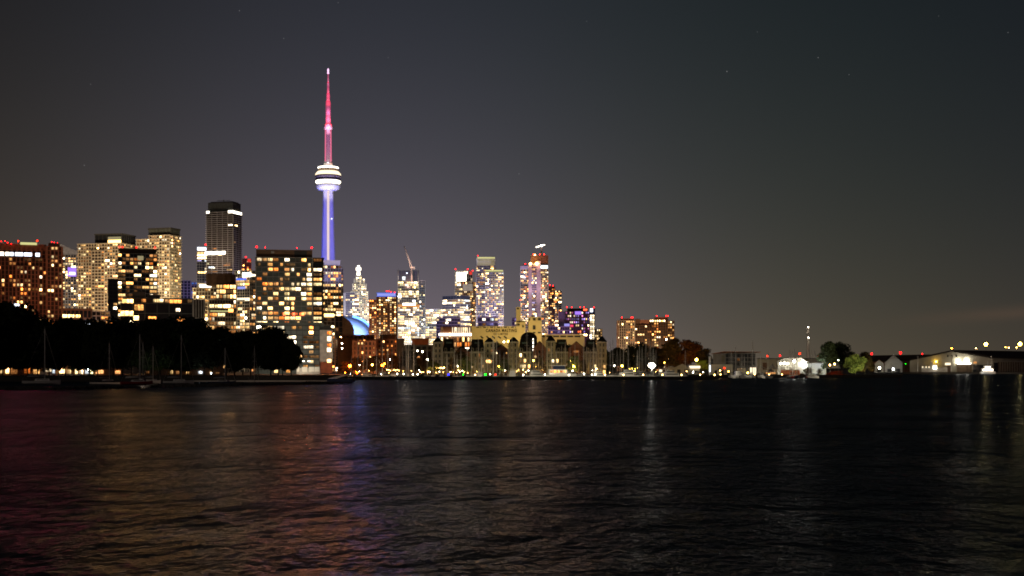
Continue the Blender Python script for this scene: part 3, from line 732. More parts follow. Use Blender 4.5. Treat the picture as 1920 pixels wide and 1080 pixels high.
for px in (533, 546, 551, 556, 564, 568): b.win.append((L(px), -.03, b.z(588.5), 'F', 1.5, 1.7, 'w_red'))
for px in (481, 585): b.beacon(px, 463.5, 467, 'lamp_red', 1.0)
for px in (497, 557): b.beacon(px, 464.5, 467, 'lamp_red', .55)
m = MB(); m.box(L(600), L(624.5), -3.5, 12, b.z(678), b.z(618.5), 'pale'); m.build('panel_wall', b.root)
for y0, y1, mt in ((627,621,'lit_amber'),(640,630,'lit_white'),(650,644,'lit_amber'),(660,652,'lit_white'),(679,672,'lit_cream')):
    b.win.append((L(617.5), -3.55, b.z((y0+y1)/2)-(.4 if y0 == 679 else 0), 'F', L(621)-L(613.5), (b.z(y1)-b.z(y0))*.9, mt))
b.box('ground_floor', 600, 624, 700, 679, 'brick_red', -1, 12)
b.box('rooftop_screen', 596, 622, 618, 609, 'dark', -1, 10)
m = MB()
for k in range(11): m.box(L(626), L(632), -1.5, 2, b.z(680-k*4.1), b.z(679.2-k*4.1), 'rust_panel')
m.box(L(629), L(630), 0, 1.6, b.z(700), b.z(637), 'rust_panel')
m.build('stair_tower', b.root)
for px, py in ((566,677),(577,677)): b.piece('canopy_lamp', px, px+5, py+1.2, py-.8, 'band_white', -4.2, -3.6)
b.done()
fill_spot(612, 690, 800, 612, 645, 828, (1, .74, .5), 2600, 120); fill_spot(632, 695, 818, 629, 655, 828, (1, .36, .08), 1400, 130); fill_spot(560, 700, 790, 560, 640, 828, (1, .8, .55), 2500, 130)
fill_spot(520, 640, 760, 530, 540, 830, (.95, .9, .7), 30000, 130); fill_spot(575, 660, 760, 570, 560, 830, (.95, .9, .7), 24000, 130)
fill_spot(255, 640, 930, 258, 520, 1000, (1, .85, .65), 32000, 130)

b = Bld('hoarding', 'low white panel hoarding at the foot of the dark block', 556, 600, 800, D=1)
m = MB()
for a, c in ((556,561),(566,576),(579,589),(590,599)): m.box(b.lx(a), b.lx(c), 0, .4, b.z(697), b.z(688), 'white_wall')
m.build('panel', b.root); m = MB(); m.box(b.lx(556), b.lx(600), .45, .7, 0, b.z(690), 'pale'); m.build('frame', b.root)
fill_spot(590, 702, 770, 580, 690, 800, (1, .85, .6), 450, 120)

# tower right behind
b = Bld('apartment_tower', 'amber lit tower with pale violet glowing crown at the foot of the communications tower', 604, 644, 1300, D=26)
L = b.lx
b.blk(0, L(640), 0, 26, 0, b.z(498), 'concrete', 'glass_brown', fh=3.0, bw=3.2, st=.45, sd=.5, pw=.4, lit=.5, pal='gold', run=2)
b.blk(L(636.5), L(643.5), 3, 26, 0, b.z(503), 'concrete', 'glass_brown', fh=3.0, bw=3, st=.45, pw=.5, lit=.7, pal='gold')
b.box('penthouse', 606, 638, 498, 487.5, 'white_wall', 1, 20)
b.piece('lit_amenity_floor', 608, 626, 594, 588, 'band_gold', -1.1, -.7)
b.done(); fill_spot(612, 515, 1275, 618, 489, 1301, (.55, .5, 1), 13000, 120); fill_spot(632, 515, 1275, 632, 489, 1301, (.55, .5, 1), 13000, 120)
fill_spot(620, 640, 1230, 620, 560, 1300, (1, .7, .4), 40000, 125)

# ------------------------------------------------------------------ communications tower
Y = 2400.0; s_ = Y/F; tx = PX(615.3, Y)
az = math.atan((615.3-960)/F)
T = empty('communications_tower', (tx, Y, GZ), -az, 'tall slender communications tower lit blue below and pink above its round pod', 'tower')
tz = lambda py: PZ(py, Y)-GZ
m = MB(); rings = []
for py, rt in ((697,30.),(600,19.5),(487,13.2),(420,11.0),(357,9.6)):
    rc = rt*.50+1.0; ring = []
    for k in range(3):
        a = R(90+120*k)
        ring += [(rt*math.cos(a-.16), rt*math.sin(a-.16), tz(py)), (rt*math.cos(a+.16), rt*math.sin(a+.16), tz(py))]
        for da in (35, 85): ring.append((rc*math.cos(a+R(da)), rc*math.sin(a+R(da)), tz(py)))
    rings.append(ring)
n = len(rings[0]); vs = [v for r in rings for v in r]
fs = [(i*n+k, i*n+(k+1) % n, (i+1)*n+(k+1) % n, (i+1)*n+k) for i in range(len(rings)-1) for k in range(n)]
m.add(vs, fs, 'tower_concrete'); m.build('shaft', T)
m = MB()
for (pa, ra), (pb, rb) in (((690,14.5),(487,7.9)),((487,7.9),(357.5,6.2))):
    for side in (-1, 1):
        xa, xb = .35*side, 1.75*side
        q = [(xa,-ra-.3,tz(pa)),(xb,-ra-.3,tz(pa)),(xb,-rb-.3,tz(pb)),(xa,-rb-.3,tz(pb)),(xa,-ra+1.5,tz(pa)),(xb,-ra+1.5,tz(pa)),(xb,-rb+1.5,tz(pb)),(xa,-rb+1.5,tz(pb))]
        m.add(q, [(0,1,2,3),(7,6,5,4),(0,4,5,1),(2,6,7,3),(1,5,6,2),(0,3,7,4)], 'led_strip')
m.build('elevator_light_strip', T)
m = MB(); m.lathe([(9, tz(358)),(15, tz(357.3)),(19.5, tz(355)),(21.8, tz(351.5)),(22.2, tz(349)),(21.2, tz(346.5)),(20, tz(345))], 40, 'dome_roof'); m.build('radome', T)
m = MB(); m.lathe([(20.0, tz(345)),(20.6, tz(344)),(22.6, tz(342)),(22.6, tz(340)),(21.5, tz(339.3))], 40, 'band_white'); m.build('light_ring', T)
m = MB(); m.lathe([(21.5, tz(339.3)),(22.5, tz(338.2)),(22.7, tz(334.6)),(21, tz(334.2))], 40, 'glass_purple'); m.build('observation_window', T)
m = MB(); m.lathe([(22.6, tz(334.3)),(23.2, tz(333.4)),(23.0, tz(329.3)),(21, tz(328.8))], 40, 'purple_panel'); m.build('pod_band', T)
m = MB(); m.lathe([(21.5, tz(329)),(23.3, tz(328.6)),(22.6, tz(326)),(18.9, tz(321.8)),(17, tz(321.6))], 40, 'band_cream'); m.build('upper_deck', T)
m = MB(); m.lathe([(15.5, tz(322)),(16.5, tz(321.8)),(17.2, tz(316)),(15, tz(315.6))], 40, 'beige'); m.build('pod_top', T)
m = MB(); m.lathe([(15, tz(316.2)),(18.4, tz(316)),(18.9, tz(314.4)),(18.0, tz(313.6)),(12, tz(313.3))], 40, 'band_white'); m.build('light_ring', T)
m = MB()
for k in range(24):
    a = k*2*math.pi/24; m.box(17.9*math.cos(a)-.35, 17.9*math.cos(a)+.35, 17.9*math.sin(a)-.35, 17.9*math.sin(a)+.35, tz(321.5), tz(316), 'brown')
m.build('rib_ring', T)
m = MB(); m.lathe([(7.6, tz(314)),(7.6, tz(306)),(6.4, tz(304)),(6.0, tz(243))], 6, 'tower_concrete', smooth=False); ush = m.build('upper_shaft', T)
m = MB()
for sx_ in (-1, 1):
    m = MB(); m.tube((sx_*5.0, -3.6, tz(303)), (sx_*4.7, -3.5, tz(243)), 1.15, 1.0, 'led_pink', 8); m.build('led_strip', ush)
m = MB(); m.sphere((-.2, -7.9, tz(306)), 1.0, 'band_cool'); m.build('lamp', T)
m = MB(); m.lathe([(6, tz(244)),(8.2, tz(241.8)),(8.7, tz(239)),(8.4, tz(236)),(6.5, tz(233)),(4.5, tz(232))], 24, 'dome_roof'); m.build('sky_pod', T)
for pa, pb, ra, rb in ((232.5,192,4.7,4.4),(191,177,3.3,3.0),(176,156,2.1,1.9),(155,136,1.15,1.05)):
    m = MB(); m.lathe([(ra, tz(pa)), (ra*1.0, tz(pa-1)), (rb, tz(pb))], 14, 'painted_antenna_glow'); seg = m.build('antenna_segment', T)
    m = MB(); m.lathe([(ra+.3, tz(pa+.2)), (ra+.45, tz(pa-.6)), (ra+.2, tz(pa-1.2))], 14, 'led_red'); m.build('red_light_ring', seg)
m = MB(); m.sphere((0, 0, tz(137)), 1.9, 'tip_pink'); m.lathe([(1.1, tz(136)),(1.7, tz(131)),(.5, tz(128.2))], 10, 'tip_pink'); m.build('tip_light', T)
m = MB(); m.sphere((6.2, -8, tz(411)), 1.0, 'band_cool'); m.build('lamp', T)
# its LED floodlights, standing off the shaft and turned on it
for k in range(9):
    py = 500-k*16; r0 = 34
    for sx_ in (-1, 1):
        fill_spot(615.3+sx_*24, py, Y-r0, 615.3+sx_*7, py-6, Y-6, (.06, .075, 1.0), 12500*(1.35 if k < 2 else 1), 130)
for k in range(5):
    py = 300-k*13
    fill_spot(615.5, py, Y-26, 615.6, py-5, Y-6, (.62, .07, .42), 5600, 130)
for sx_ in (-1, 1): fill_spot(615.3+sx_*16, 312.5, Y-10, 615.3+sx_*5, 300, Y-4, (1, .12, .05), 5200, 110)
for pa, pb, c, p_ in ((231,225,(1,.06,.10),4600),(222,212,(1,.09,.22),4400),(210,199,(.80,.16,.42),3600),(190,183,(1,.05,.08),3600),(175,166,(1,.07,.16),3000),(153,144,(.95,.3,.5),1800),(243,238,(1,.35,.6),2600)):
    fill_spot(616.3, pa, Y-16, 616.3, pb, Y-3, c, p_*4.5, 140)
for sx_ in (-1, 0, 1): fill_spot(615.3+sx_*22, 366, Y-34, 615.3+sx_*11, 350, Y-17, (.85, .78, 1), 17000, 120)

# ------------------------------------------------------------------ stadium roof, downtown
Y = 1800.0
D0 = empty('stadium_dome', (PX(640, Y), Y, GZ), 0, 'curved stadium roof lit bright blue and white below the stepped tower', 'stadium')
zt = PZ(589, Y)-GZ; zb = PZ(630, Y)-GZ; xr = PX(690, Y)-PX(640, Y); rad = 90
m = MB(); nx, na = 16, 10; vs = []; fs = []
for i in range(nx+1):
    t = i/nx
    for j in range(na+1):
        a = math.pi*j/na
        # a quarter shell: falls to the right and bulges towards the viewer
        zc = zb+(zt-zb)*math.cos(t*math.pi/2)**.9 if t < 1 else zb
        x = -xr*.25+xr*1.25*math.sin(t*math.pi/2*.999)
        yy = -math.cos(a)*rad*(.35+.25*math.cos(t*1.4))+rad*.6
        zz = zb+(zc-zb)*math.sin(a)**.7
        vs.append((x, yy, zz))
for i in range(nx):
    for j in range(na): k = i*(na+1)+j; fs.append((k, k+na+1, k+na+2, k+1))
m.add(vs, fs, 'dome_roof', True); m.build('roof', D0)
m = MB()  # glowing tube added for the bright roof streak and the blue lake reflection
for i in range(4, nx-1):
    a_, b_ = Vector(vs[i*(na+1)+5]), Vector(vs[(i+1)*(na+1)+5]); o_ = Vector((1.2, -2.5, 1.2)); m.tube(a_+o_, b_+o_, 1.5, 1.5, 'dome_streak_glow', 6)
m.build('streak_tube', D0)
m = MB(); m.box(-xr*.25, xr, rad*.2, rad*1.0, 0, zb, 'brown'); m.build('wall', D0)
fill_spot(668, 604, Y-60, 672, 606, Y+20, (.14, .32, 1), 170000, 75); fill_spot(662, 640, Y-70, 665, 618, Y+20, (.06, .12, 1), 330000, 80)
fill_spot(648, 585, Y-60, 652, 592, Y+20, (.08, .32, 1), 240000, 70); fill_spot(680, 612, Y-40, 682, 616, Y+20, (.5, .68, 1), 120000, 60)

b = Bld('apartment_block', 'dark grid fronted block in front of the blue stadium roof', 606, 643, 1150, D=18)
L = b.lx
b.blk(0, L(628), 0, 18, 0, b.z(596), 'concrete', 'glass_brown', fh=3.2, bw=3.6, st=.5, pw=.5, lit=.42, pal='gold')
b.blk(L(628), L(643), 1, 18, 0, b.z(592), 'brown', 'glass', fh=5, bw=5, st=.4, sd=.6, pw=.4, pd=.5, lit=.1, pal='gold')
m = MB(); m.prism([(L(643), 0), (L(664), 0), (L(664), b.z(618)), (L(661), b.z(609)), (L(655), b.z(601)), (L(646), b.z(594.5)), (L(643), b.z(592.5))], 2, 16, 'brown'); m.build('roof_shade_slab', b.root)  # dark slab standing in for the unlit side of the stadium roof
b.done(); fill_spot(625, 640, 1120, 628, 610, 1150, (1, .6, .3), 9000, 130)

# stepped tower with the white beacon
b = Bld('office_tower', 'white lit stepped skyscraper carrying a glowing white lantern mast', 656, 692, 2900, D=50)
L = b.lx
for x0, x1, top, dd in ((656,692,562,0),(658,690,546,3),(661,687,532,6),(664,684,522,9)):
    zb_ = 0 if dd == 0 else b.z({3:562,6:546,9:532}[dd])
    b.blk(L(x0), L(x1), dd, 50-dd, zb_, b.z(top), 'pale', 'glass', fh=4.2, bw=4.6, st=1.0, sd=.5, pw=1.3, pd=.6, lit=.72, pal='officew')
b.blk(L(667), L(678), 12, 40, b.z(522), b.z(515.5), 'pale', 'glass', fh=4, bw=4, st=.8, pw=1.2, lit=.9, pal='officew')
m = MB(); zz = [b.z(516), b.z(508), b.z(505.5), b.z(500.5), b.z(496.5)]; cx = L(672.2); u = b.u
m.frustum(cx-3.3*u, cx+3.3*u, 18, 18+6.6*u, zz[0], zz[1], .6*u, 'band_white'); m.box(cx-2.4*u, cx+2.4*u, 18, 24, zz[1], zz[2], 'band_white')
m.box(cx-4.6*u, cx+4.6*u, 17.5, 25, zz[2], zz[3], 'band_white'); m.box(cx-2.2*u, cx+2.2*u, 18, 24, zz[3], zz[4], 'band_white'); m.build('lantern_mast', b.root)
b.done(); fill_spot(672, 640, 2740, 672, 560, 2900, (1, .92, .8), 2600000, 110)
b = Bld('glass_tower', 'blue grey office tower with white floor bands left of the stepped skyscraper', 644, 673, 2600, D=30)
b.blk(0, b.W, 0, 30, 0, b.z(549), 'pale', 'glass_purple', fh=4, bw=5, st=1.0, sd=.5, pw=.3, lit=.42, pal='officew', run=3)
m = MB(); m.box(b.lx(644), b.lx(648), -1.6, -.6, 0, b.z(549), 'pale'); m.build('corner_pier', b.root)
b.done(); fill_spot(658, 640, 2500, 658, 580, 2600, (.8, .78, 1), 800000, 120)

b = Bld('apartment_tower', 'brown apartment tower topped by a glowing blue band', 692, 745, 1700, D=28)
L = b.lx
b.blk(L(706), L(743), 0, 28, 0, b.z(556.5), 'brown', 'glass_brown', fh=3.0, bw=3.5, st=.6, sd=.4, pw=.7, lit=.66, pal='gold', colw=.45)
b.blk(L(692), L(706), 2, 28, 0, b.z(562), 'brick', 'glass_brown', fh=3.0, bw=3.5, st=.6, sd=.4, pw=.9, lit=.55, pal='brownapt')
b.blk(L(743), L(745), 4, 28, 0, b.z(548.5), 'dark', 'glass', fh=6, bw=5, st=.3, pw=.3, lit=.0)
b.box('penthouse', 706, 743, 556, 548.5, 'dark', 2, 24); b.piece('blue_crown_band', 707, 742, 554.5, 550, 'screen_blue', 1.0, 1.8)
m = MB(); m.box(L(706), L(743), .6, 1.0, b.z(556), b.z(554.8), 'band_blue'); m.box(L(706), L(743), .6, 1.0, b.z(549.8), b.z(548.8), 'band_blue'); m.build('blue_crown_band', b.root)
for px, py in ((725,546),(729,546.5),(733,547.5),(740,548.5)): b.beacon(px, py, 549, 'lamp_red', 1.1)
b.done(); fill_spot(700, 640, 1620, 712, 590, 1700, (1, .55, .34), 190000, 120)

b = Bld('office_tower', 'unfinished office tower with dark netted top floors, crane on its roof', 746, 798, 2300, D=40)
L = b.lx
b.blk(L(746), L(786), 0, 40, 0, b.z(575), 'concrete', 'glass_purple', fh=3.9, bw=4.5, st=.8, sd=.5, pw=.4, lit=.7, pal='officew', run=3)
b.blk(L(746), L(786), 0, 40, b.z(575), b.z(528), 'concrete', 'glass', fh=3.9, bw=3.6, st=.7, sd=.5, pw=.5, lit=.72, pal='office', run=2)
b.blk(L(746), L(783), 1, 38, b.z(528), b.z(507), 'netting', 'glass_blue', fh=8, bw=7, st=.3, sd=.3, pw=.4, lit=.03, pal='w_cool')
b.blk(L(786), L(797), 4, 36, 0, b.z(526), 'steel', 'glass_blue', fh=3.9, bw=3.5, st=.5, pw=.5, lit=.35, pal='office')
m = MB(); m.box(L(746), L(787), -1.4, -.6, b.z(576), b.z(571), 'band_orange'); m.box(L(755), L(779), -1.9, -1.45, b.z(572.5), b.z(568.5), 'band_white'); m.build('lit_transfer_floor', b.root)
m = MB(); m.tube((L(785.3), -1, b.z(560)), (L(784.6), -1, b.z(506)), .7, .7, 'steel'); m.tube((L(746.6), -.6, b.z(528)), (L(746.6), -.6, b.z(505)), .6, .5, 'steel'); m.build('hoist_mast', b.root)
m = MB(); m.sphere((L(763), -1, b.z(512)), 1.2, 'band_cool'); m.build('lamp', b.root)
b.done(); fill_spot(760, 640, 2180, 766, 560, 2300, (1, .88, .68), 700000, 115)
cr = empty('tower_crane', (PX(772.3, 2292), 2292, GZ), 0, 'luffing crane with raised jib on the unfinished tower', 'crane')
u = 2292/F; z_ = lambda py: PZ(py, 2292)-GZ
m = MB()
for dx in (-1, 1): m.tube((dx*.9, -8, z_(530)), (dx*.9, -8, z_(503)), .35, .35, 'crane_paint', 5)
for k in range(9): m.tube((-.9 if k % 2 else .9, -8, z_(530-k*3)), (.9 if k % 2 else -.9, -8, z_(527-k*3)), .22, .22, 'crane_paint', 4)
m.build('mast', cr)
m = MB(); a, c = Vector((0, -8, z_(502))), Vector((-13.5*u, -8, z_(462.5)))
for off in (-1, 1): m.tube(a+Vector((off*1.1, 0, off*.3)), c+Vector((off*.5, 0, 0)), .6, .5, 'crane_paint', 5)
for k in range(14):
    t0, t1 = k/14, (k+1)/14; o0 = (1-t0)*(1 if k % 2 else -1); o1 = (1-t1)*(-1 if k % 2 else 1)
    m.tube(a.lerp(c, t0)+Vector((o0, 0, 0)), a.lerp(c, t1)+Vector((o1, 0, 0)), .25, .25, 'crane_paint', 4)
m.build('jib', cr)
m = MB(); m.box(-2, 5.5, -9.5, -6.5, z_(503.5), z_(501), 'crane_paint'); m.box(3.5, 5.8, -9.6, -6.4, z_(505.5), z_(501), 'concrete'); m.build('cab_and_counterweight', cr)
fill_spot(765, 530, 2250, 768, 490, 2290, (1, .6, .45), 150000, 110)

b = Bld('office_block', 'bright low office block right of the unfinished tower', 798, 830, 2050, D=30)
b.blk(0, b.W, 0, 30, 0, b.z(580), 'pale', 'glass', fh=3.8, bw=3.6, st=.8, sd=.5, pw=.4, lit=.78, pal='office', run=3)
b.box('roof_deck', 797, 831, 581, 579.3, 'pale', -1); b.done(); fill_spot(812, 640, 1980, 812, 600, 2050, (1, .95, .75), 120000, 125)
b = Bld('office_tower', 'mid height office building with white window bands and blue roof screen', 829, 882, 2150, split=862, ang=40)
b.blk(-b.W, 0, 0, b.D, 0, b.z(561), 'pale', 'glass_purple', fh=3.8, bw=4, st=.9, sd=.5, pw=.3, lit=.72, pal='officew', run=4)
b.blk(-b.W, 0, .5, b.D-.5, b.z(561), b.z(554), 'steel', 'glass_blue', fh=6, bw=4, st=.4, pw=.3, lit=0)
b.done(); fill_spot(850, 640, 2050, 850, 590, 2150, (.9, .85, 1), 420000, 120)
b = Bld('office_block', 'low violet fronted block below the white banded office building', 818, 863, 1900, D=24)
L = b.lx
b.blk(0, L(863), 0, 24, 0, b.z(597), 'purple_panel', 'glass_purple', fh=4.5, bw=5, st=1.6, sd=.4, pw=.4, lit=.3, pal='officew', run=2); b.done()
fill_spot(840, 650, 1850, 840, 605, 1900, (.72, .6, 1), 30000, 120)
b = Bld('office_tower', 'office tower with a huge glowing white square under its roof', 853, 893, 2400, D=36)
L = b.lx
b.blk(0, L(886), 0, 36, 0, b.z(528), 'pale', 'glass', fh=4, bw=4, st=.8, sd=.5, pw=.8, lit=.62, pal='office', run=2)
b.blk(0, L(886), 0, 36, b.z(528), b.z(508), 'pale', 'glass', fh=6, bw=5, st=.6, sd=.4, pw=.8, lit=.4, pal='officew')
b.blk(L(867), L(893), -14, -1, 0, b.z(530), 'brown', 'glass', fh=4, bw=3.4, st=.8, sd=.5, pw=.9, lit=.5, pal='gold')
m = MB(); m.box(L(855.5), L(874), -1.6, -.7, b.z(527), b.z(510.5), 'band_white'); m.build('white_sign', b.root)
m = MB(); m.box(L(868), L(886), -15.2, -14.6, b.z(546), b.z(533), 'pale'); m.build('blank_panel', b.root)
for px, py in ((854,505),(877,505),(886,508)): b.beacon(px, py, 509, 'lamp_red', 1.6)
b.piece('red_light', 880, 885, 515, 509, 'band_red', -1.2, -.7)
b.done(); fill_spot(868, 640, 2280, 868, 570, 2400, (1, .85, .7), 380000, 115)

b = Bld('condominium_tower', 'taller of two violet glass condominium towers with a gold lit crown', 893, 929, 2080, D=34)
L = b.lx
b.blk(0, b.W, 0, 34, 0, b.z(498), 'pale', 'glass_purple', fh=3.1, bw=3.4, st=.55, sd=.5, pw=.35, lit=.66, pal='violet')
b.blk(.8, b.W-.8, 1, 33, b.z(498), b.z(484), 'white_wall', 'crown_glow', fh=6, bw=2.4, st=.5, sd=.3, pw=.7, pd=.4, lit=0)
m = MB(); m.box(L(895), L(928), .2, .7, b.z(484.5), b.z(481.5), 'band_yellow'); m.build('crown_light', b.root); b.box('roof', 894, 928, 482, 481, 'pale', 0)
b.beacon(896, 479.5, 482, 'lamp_red', 1.0); b.done(); fill_spot(900, 640, 1980, 905, 540, 2080, (.86, .76, 1), 420000, 115)
b = Bld('condominium_tower', 'shorter of two violet glass condominium towers with a gold lit rim', 910, 944, 2000, D=30)
L = b.lx
b.blk(0, b.W, 0, 30, 0, b.z(511), 'pale', 'glass_purple', fh=3.1, bw=3.4, st=.55, sd=.5, pw=.35, lit=.68, pal='violet')
b.blk(.5, b.W-.5, .8, 29, b.z(511), b.z(507.5), 'pale', 'glass_blue', fh=4, bw=4, st=.4, pw=.3, lit=0)
m = MB(); m.box(L(910), L(943), -.6, .2, b.z(509), b.z(506.3), 'band_yellow'); m.build('crown_light', b.root)
b.done(); fill_spot(926, 640, 1910, 926, 550, 2000, (.84, .74, 1), 380000, 115); fill_spot(946, 560, 1960, 940, 520, 2005, (1, .9, .5), 40000, 110)
b = Bld('office_block', 'low violet block at the foot of the two violet towers', 896, 934, 1880, D=20)
b.blk(0, b.W, 0, 20, 0, b.z(595), 'purple_panel', 'glass_purple', fh=7, bw=6, st=2.0, sd=.3, pw=.3, lit=.25, pal='violet'); b.done()
fill_spot(915, 640, 1840, 915, 600, 1880, (.62, .5, 1), 30000, 125)

b = Bld('restaurant_block', 'low terraced block with glowing amber columns left of the yellow silo building', 822, 886, 1150, D=18)
L = b.lx
b.blk(L(826), L(886), 0, 18, 0, b.z(613), 'brick', 'glass_brown', fh=4.2, bw=2.7, st=.5, sd=.3, pw=.5, lit=.6, pal='gold', hf=.9)
b.box('blank_wall', 831, 846, 624, 613.5, 'rust_panel', -1)
m = MB(); m.box(L(823), L(886), -2.2, -.8, b.z(629.5), b.z(625), 'band_white'); m.build('terrace_light_band', b.root)
m = MB()
for k in range(10): m.box(L(848+k*4), L(849.2+k*4), -1.8, -1.0, b.z(624), b.z(614), 'band_cream')
m.build('lit_column', b.root)
b.done(); fill_spot(850, 655, 1110, 850, 630, 1150, (1, .6, .3), 9000, 130)

# ------------------------------------------------------------------ the silo building
b = Bld('silo_building', 'yellow floodlit silo building with dark lettering on its long wall', 884, 1016, 1000, D=26)
L = b.lx
w_ = b.mb('wall')
w_.box(L(884), L(974), 0, 24, 0, b.z(612), 'malt_wall'); w_.box(L(974), L(985), -.3, 24.3, 0, b.z(604), 'malt_wall')
w_.box(L(968), L(976.5), 6, 20, b.z(612), b.z(575), 'malt_wall'); w_.box(L(976.5), L(985), 4, 20, b.z(604), b.z(600.5), 'malt_wall')
w_.box(L(991), L(1015.5), -1, 25, 0, b.z(594), 'malt_wall'); w_.box(L(985), L(991), 2, 24, 0, b.z(622), 'malt_wall')
g_ = b.mb('window_row')
for k in range(6): g_.box(L(893+k*13), L(898.5+k*13), -.18, .1, b.z(614.8), b.z(612.6), 'dark'); g_.box(L(901+k*13), L(902.3+k*13), -.18, .1, b.z(615.4), b.z(612.6), 'dark')
b.mb('roof_coping').box(L(883.6), L(974), -.35, -.02, b.z(612.3), b.z(611.4), 'beige')
for a, c, y0, y1 in ((971,974.5,609.8,607.4),(979,982,614,610),(991.5,994,601,596.5),(999,1004,601,596.5),(1008.5,1014,601,596.5),(999,1004,618,610),(999,1004,625,622.6),(1008.5,1014,625,622.6),(969.5,973,579.5,576.5),(996,1002,593.8,591.5),(969,976,603.5,601.5)):
    yb = 6 if y0 < 580 or y0 == 603.5 else -1
    m = MB(); m.box(L(a), L(c), yb-.5, yb+.2, b.z(y0), b.z(y1), 'dark'); m.build('window', b.root)
m = MB()
for k in range(5): m.tube((L(901+k*11), -.9, b.z(630.5)), (L(906+k*11), -.9, b.z(634.5)), .55, .55, 'dark', 6)
m.build('grain_spout', b.root)
def letters(txt, pxc, pyc, hpx, wpx, name):
    cu = bpy.data.curves.new(name, 'FONT'); cu.body = txt; cu.align_x = 'CENTER'; cu.align_y = 'CENTER'; cu.extrude = .03
    cu.size = 1; cu.space_character = 1.25; cu.offset = .034
    o = bpy.data.objects.new(name, cu); col.objects.link(o)
    bpy.context.view_layer.update()
    me = bpy.data.meshes.new_from_object(o.evaluated_get(bpy.context.evaluated_depsgraph_get()))
    bpy.data.objects.remove(o)
    xs = [v.co.x for v in me.vertices]; ys = [v.co.y for v in me.vertices]
    me.materials.clear(); me.materials.append(MATS['sign_letters'])
    p = bpy.data.objects.new(name, me); col.objects.link(p); p.parent = b.root
    su = wpx*b.u/(max(xs)-min(xs)); sv = hpx*b.u/(max(ys)-min(ys))
    p.scale = (su, sv, 3); p.rotation_euler = (R(90), 0, 0); p.location = (L(pxc), -.22, b.z(pyc))
    return p
letters('CANADA MALTING', 940, 620, 6.2, 58, 'lettering'); letters('CO LIMITED', 939, 626.4, 3.8, 27, 'lettering')
b.done()
fill_spot(905, 640, 960, 910, 622, 1000, (1, .74, .30), 16150, 140); fill_spot(950, 640, 955, 955, 618, 1000, (1, .74, .30), 18700, 140); fill_spot(1000, 640, 960, 1003, 610, 1000, (1, .72, .30), 20000, 130)
fill_spot(972, 612, 975, 972, 592, 1006, (1, .76, .32), 4500, 120)
b = Bld('silo_annex', 'long low yellowish annex with a dark window strip beside the silos', 1009, 1096, 1015, D=18)
L = b.lx
w_ = b.mb('wall'); w_.box(L(1009), L(1096), 0, 18, 0, b.z(628.5), 'malt_wall'); b.mb('roof').box(L(1008), L(1094), -.8, 18.5, b.z(628.5), b.z(626.8), 'malt_wall')
m = MB()
for k in range(6): m.box(L(1011+k*13.2), L(1022+k*13.2), -.25, .1, b.z(632.3), b.z(629.4), 'dark')
m.build('window_strip', b.root); b.done(); fill_spot(1030, 655, 985, 1040, 638, 1015, (1, .72, .36), 5000, 140); fill_spot(1075, 655, 985, 1075, 638, 1015, (1, .66, .45), 5000, 140)

# ------------------------------------------------------------------ twin crowned towers and right of them
b = Bld('condominium_tower', 'left shoulder tower of the pink crowned group with a white cap', 976, 991, 1950, D=24)
b.blk(0, b.W, 0, 24, 0, b.z(505), 'pale', 'glass', fh=3.1, bw=2.9, st=.5, sd=.4, pw=.4, lit=.62, pal='gold')
m = MB(); m.box(-.3, b.W+.3, -.6, 24, b.z(504.5), b.z(498.5), 'purple_panel'); m.build('cap', b.root)
m = MB(); m.box(b.W*.25, b.W*.95, 3, 20, b.z(498.5), b.z(496), 'brick_red'); m.build('penthouse', b.root)
b.beacon(985, 495, 497, 'lamp_red', 1.2); b.beacon(976, 563, 566, 'lamp_red', 1.8); b.done(); fill_spot(983, 640, 1890, 983, 560, 1950, (1, .85, .6), 70000, 120); fill_spot(983, 515, 1925, 983, 500, 1950, (.8, .7, 1), 16000, 120)
b = Bld('condominium_tower', 'central pink lit tower with bright white uplights and a red crown', 990, 1014, 1900, D=28)
L = b.lx
b.blk(L(997), L(1006), -1, 28, 0, b.z(495), 'purple_panel', 'glass_purple', fh=3.2, bw=3.2, st=.8, sd=.3, pw=.3, lit=.62, pal='violet', run=2)
m = MB(); m.box(L(990.5), L(997), 0, 26, 0, b.z(493), 'purple_panel'); m.box(L(1006), L(1013.5), 0, 26, 0, b.z(490), 'purple_panel'); m.build('side_pier', b.root)
m = MB(); m.box(L(995), L(1028), 3, 26, b.z(493), b.z(478.5), 'brown'); m.build('crown', b.root)
m = MB(); m.sphere((L(995), -2.5, b.z(494.5)), 1.3, 'lamp_warm'); m.sphere((L(1006), -2.5, b.z(494.5)), 1.8, 'lamp_warm'); m.sphere((L(1003), -1.5, b.z(478)), .8, 'lamp_warm'); m.build('uplight', b.root)
for px in (1000, 1012, 1020): b.beacon(px, 477.5, 479, 'lamp_redorange', 1.1, 2)
b.done(); fill_spot(992, 640, 1840, 996, 570, 1900, (1, .66, .72), 90000, 115); fill_spot(1012, 560, 1860, 1009, 520, 1900, (1, .66, .62), 36000, 110); fill_spot(1000, 500, 1875, 1008, 484, 1902, (1, .25, .15), 4500, 110); fill_spot(994, 545, 1870, 996, 515, 1900, (1, .66, .75), 26000, 110)
b = Bld('condominium_tower', 'right shoulder tower of the pink crowned group with a bright white cap', 1013.7, 1028, 1880, D=24)
L = b.lx
b.blk(0, b.W, 0, 24, 0, b.z(505), 'pale', 'glass', fh=3.1, bw=2.7, st=.5, sd=.4, pw=.4, lit=.72, pal='gold')
m = MB(); m.box(L(1013.8), L(1027), -.9, 2, b.z(503), b.z(498), 'band_cool'); m.build('cap_light', b.root); b.done(); fill_spot(1021, 640, 1820, 1021, 560, 1880, (1, .88, .7), 60000, 120)
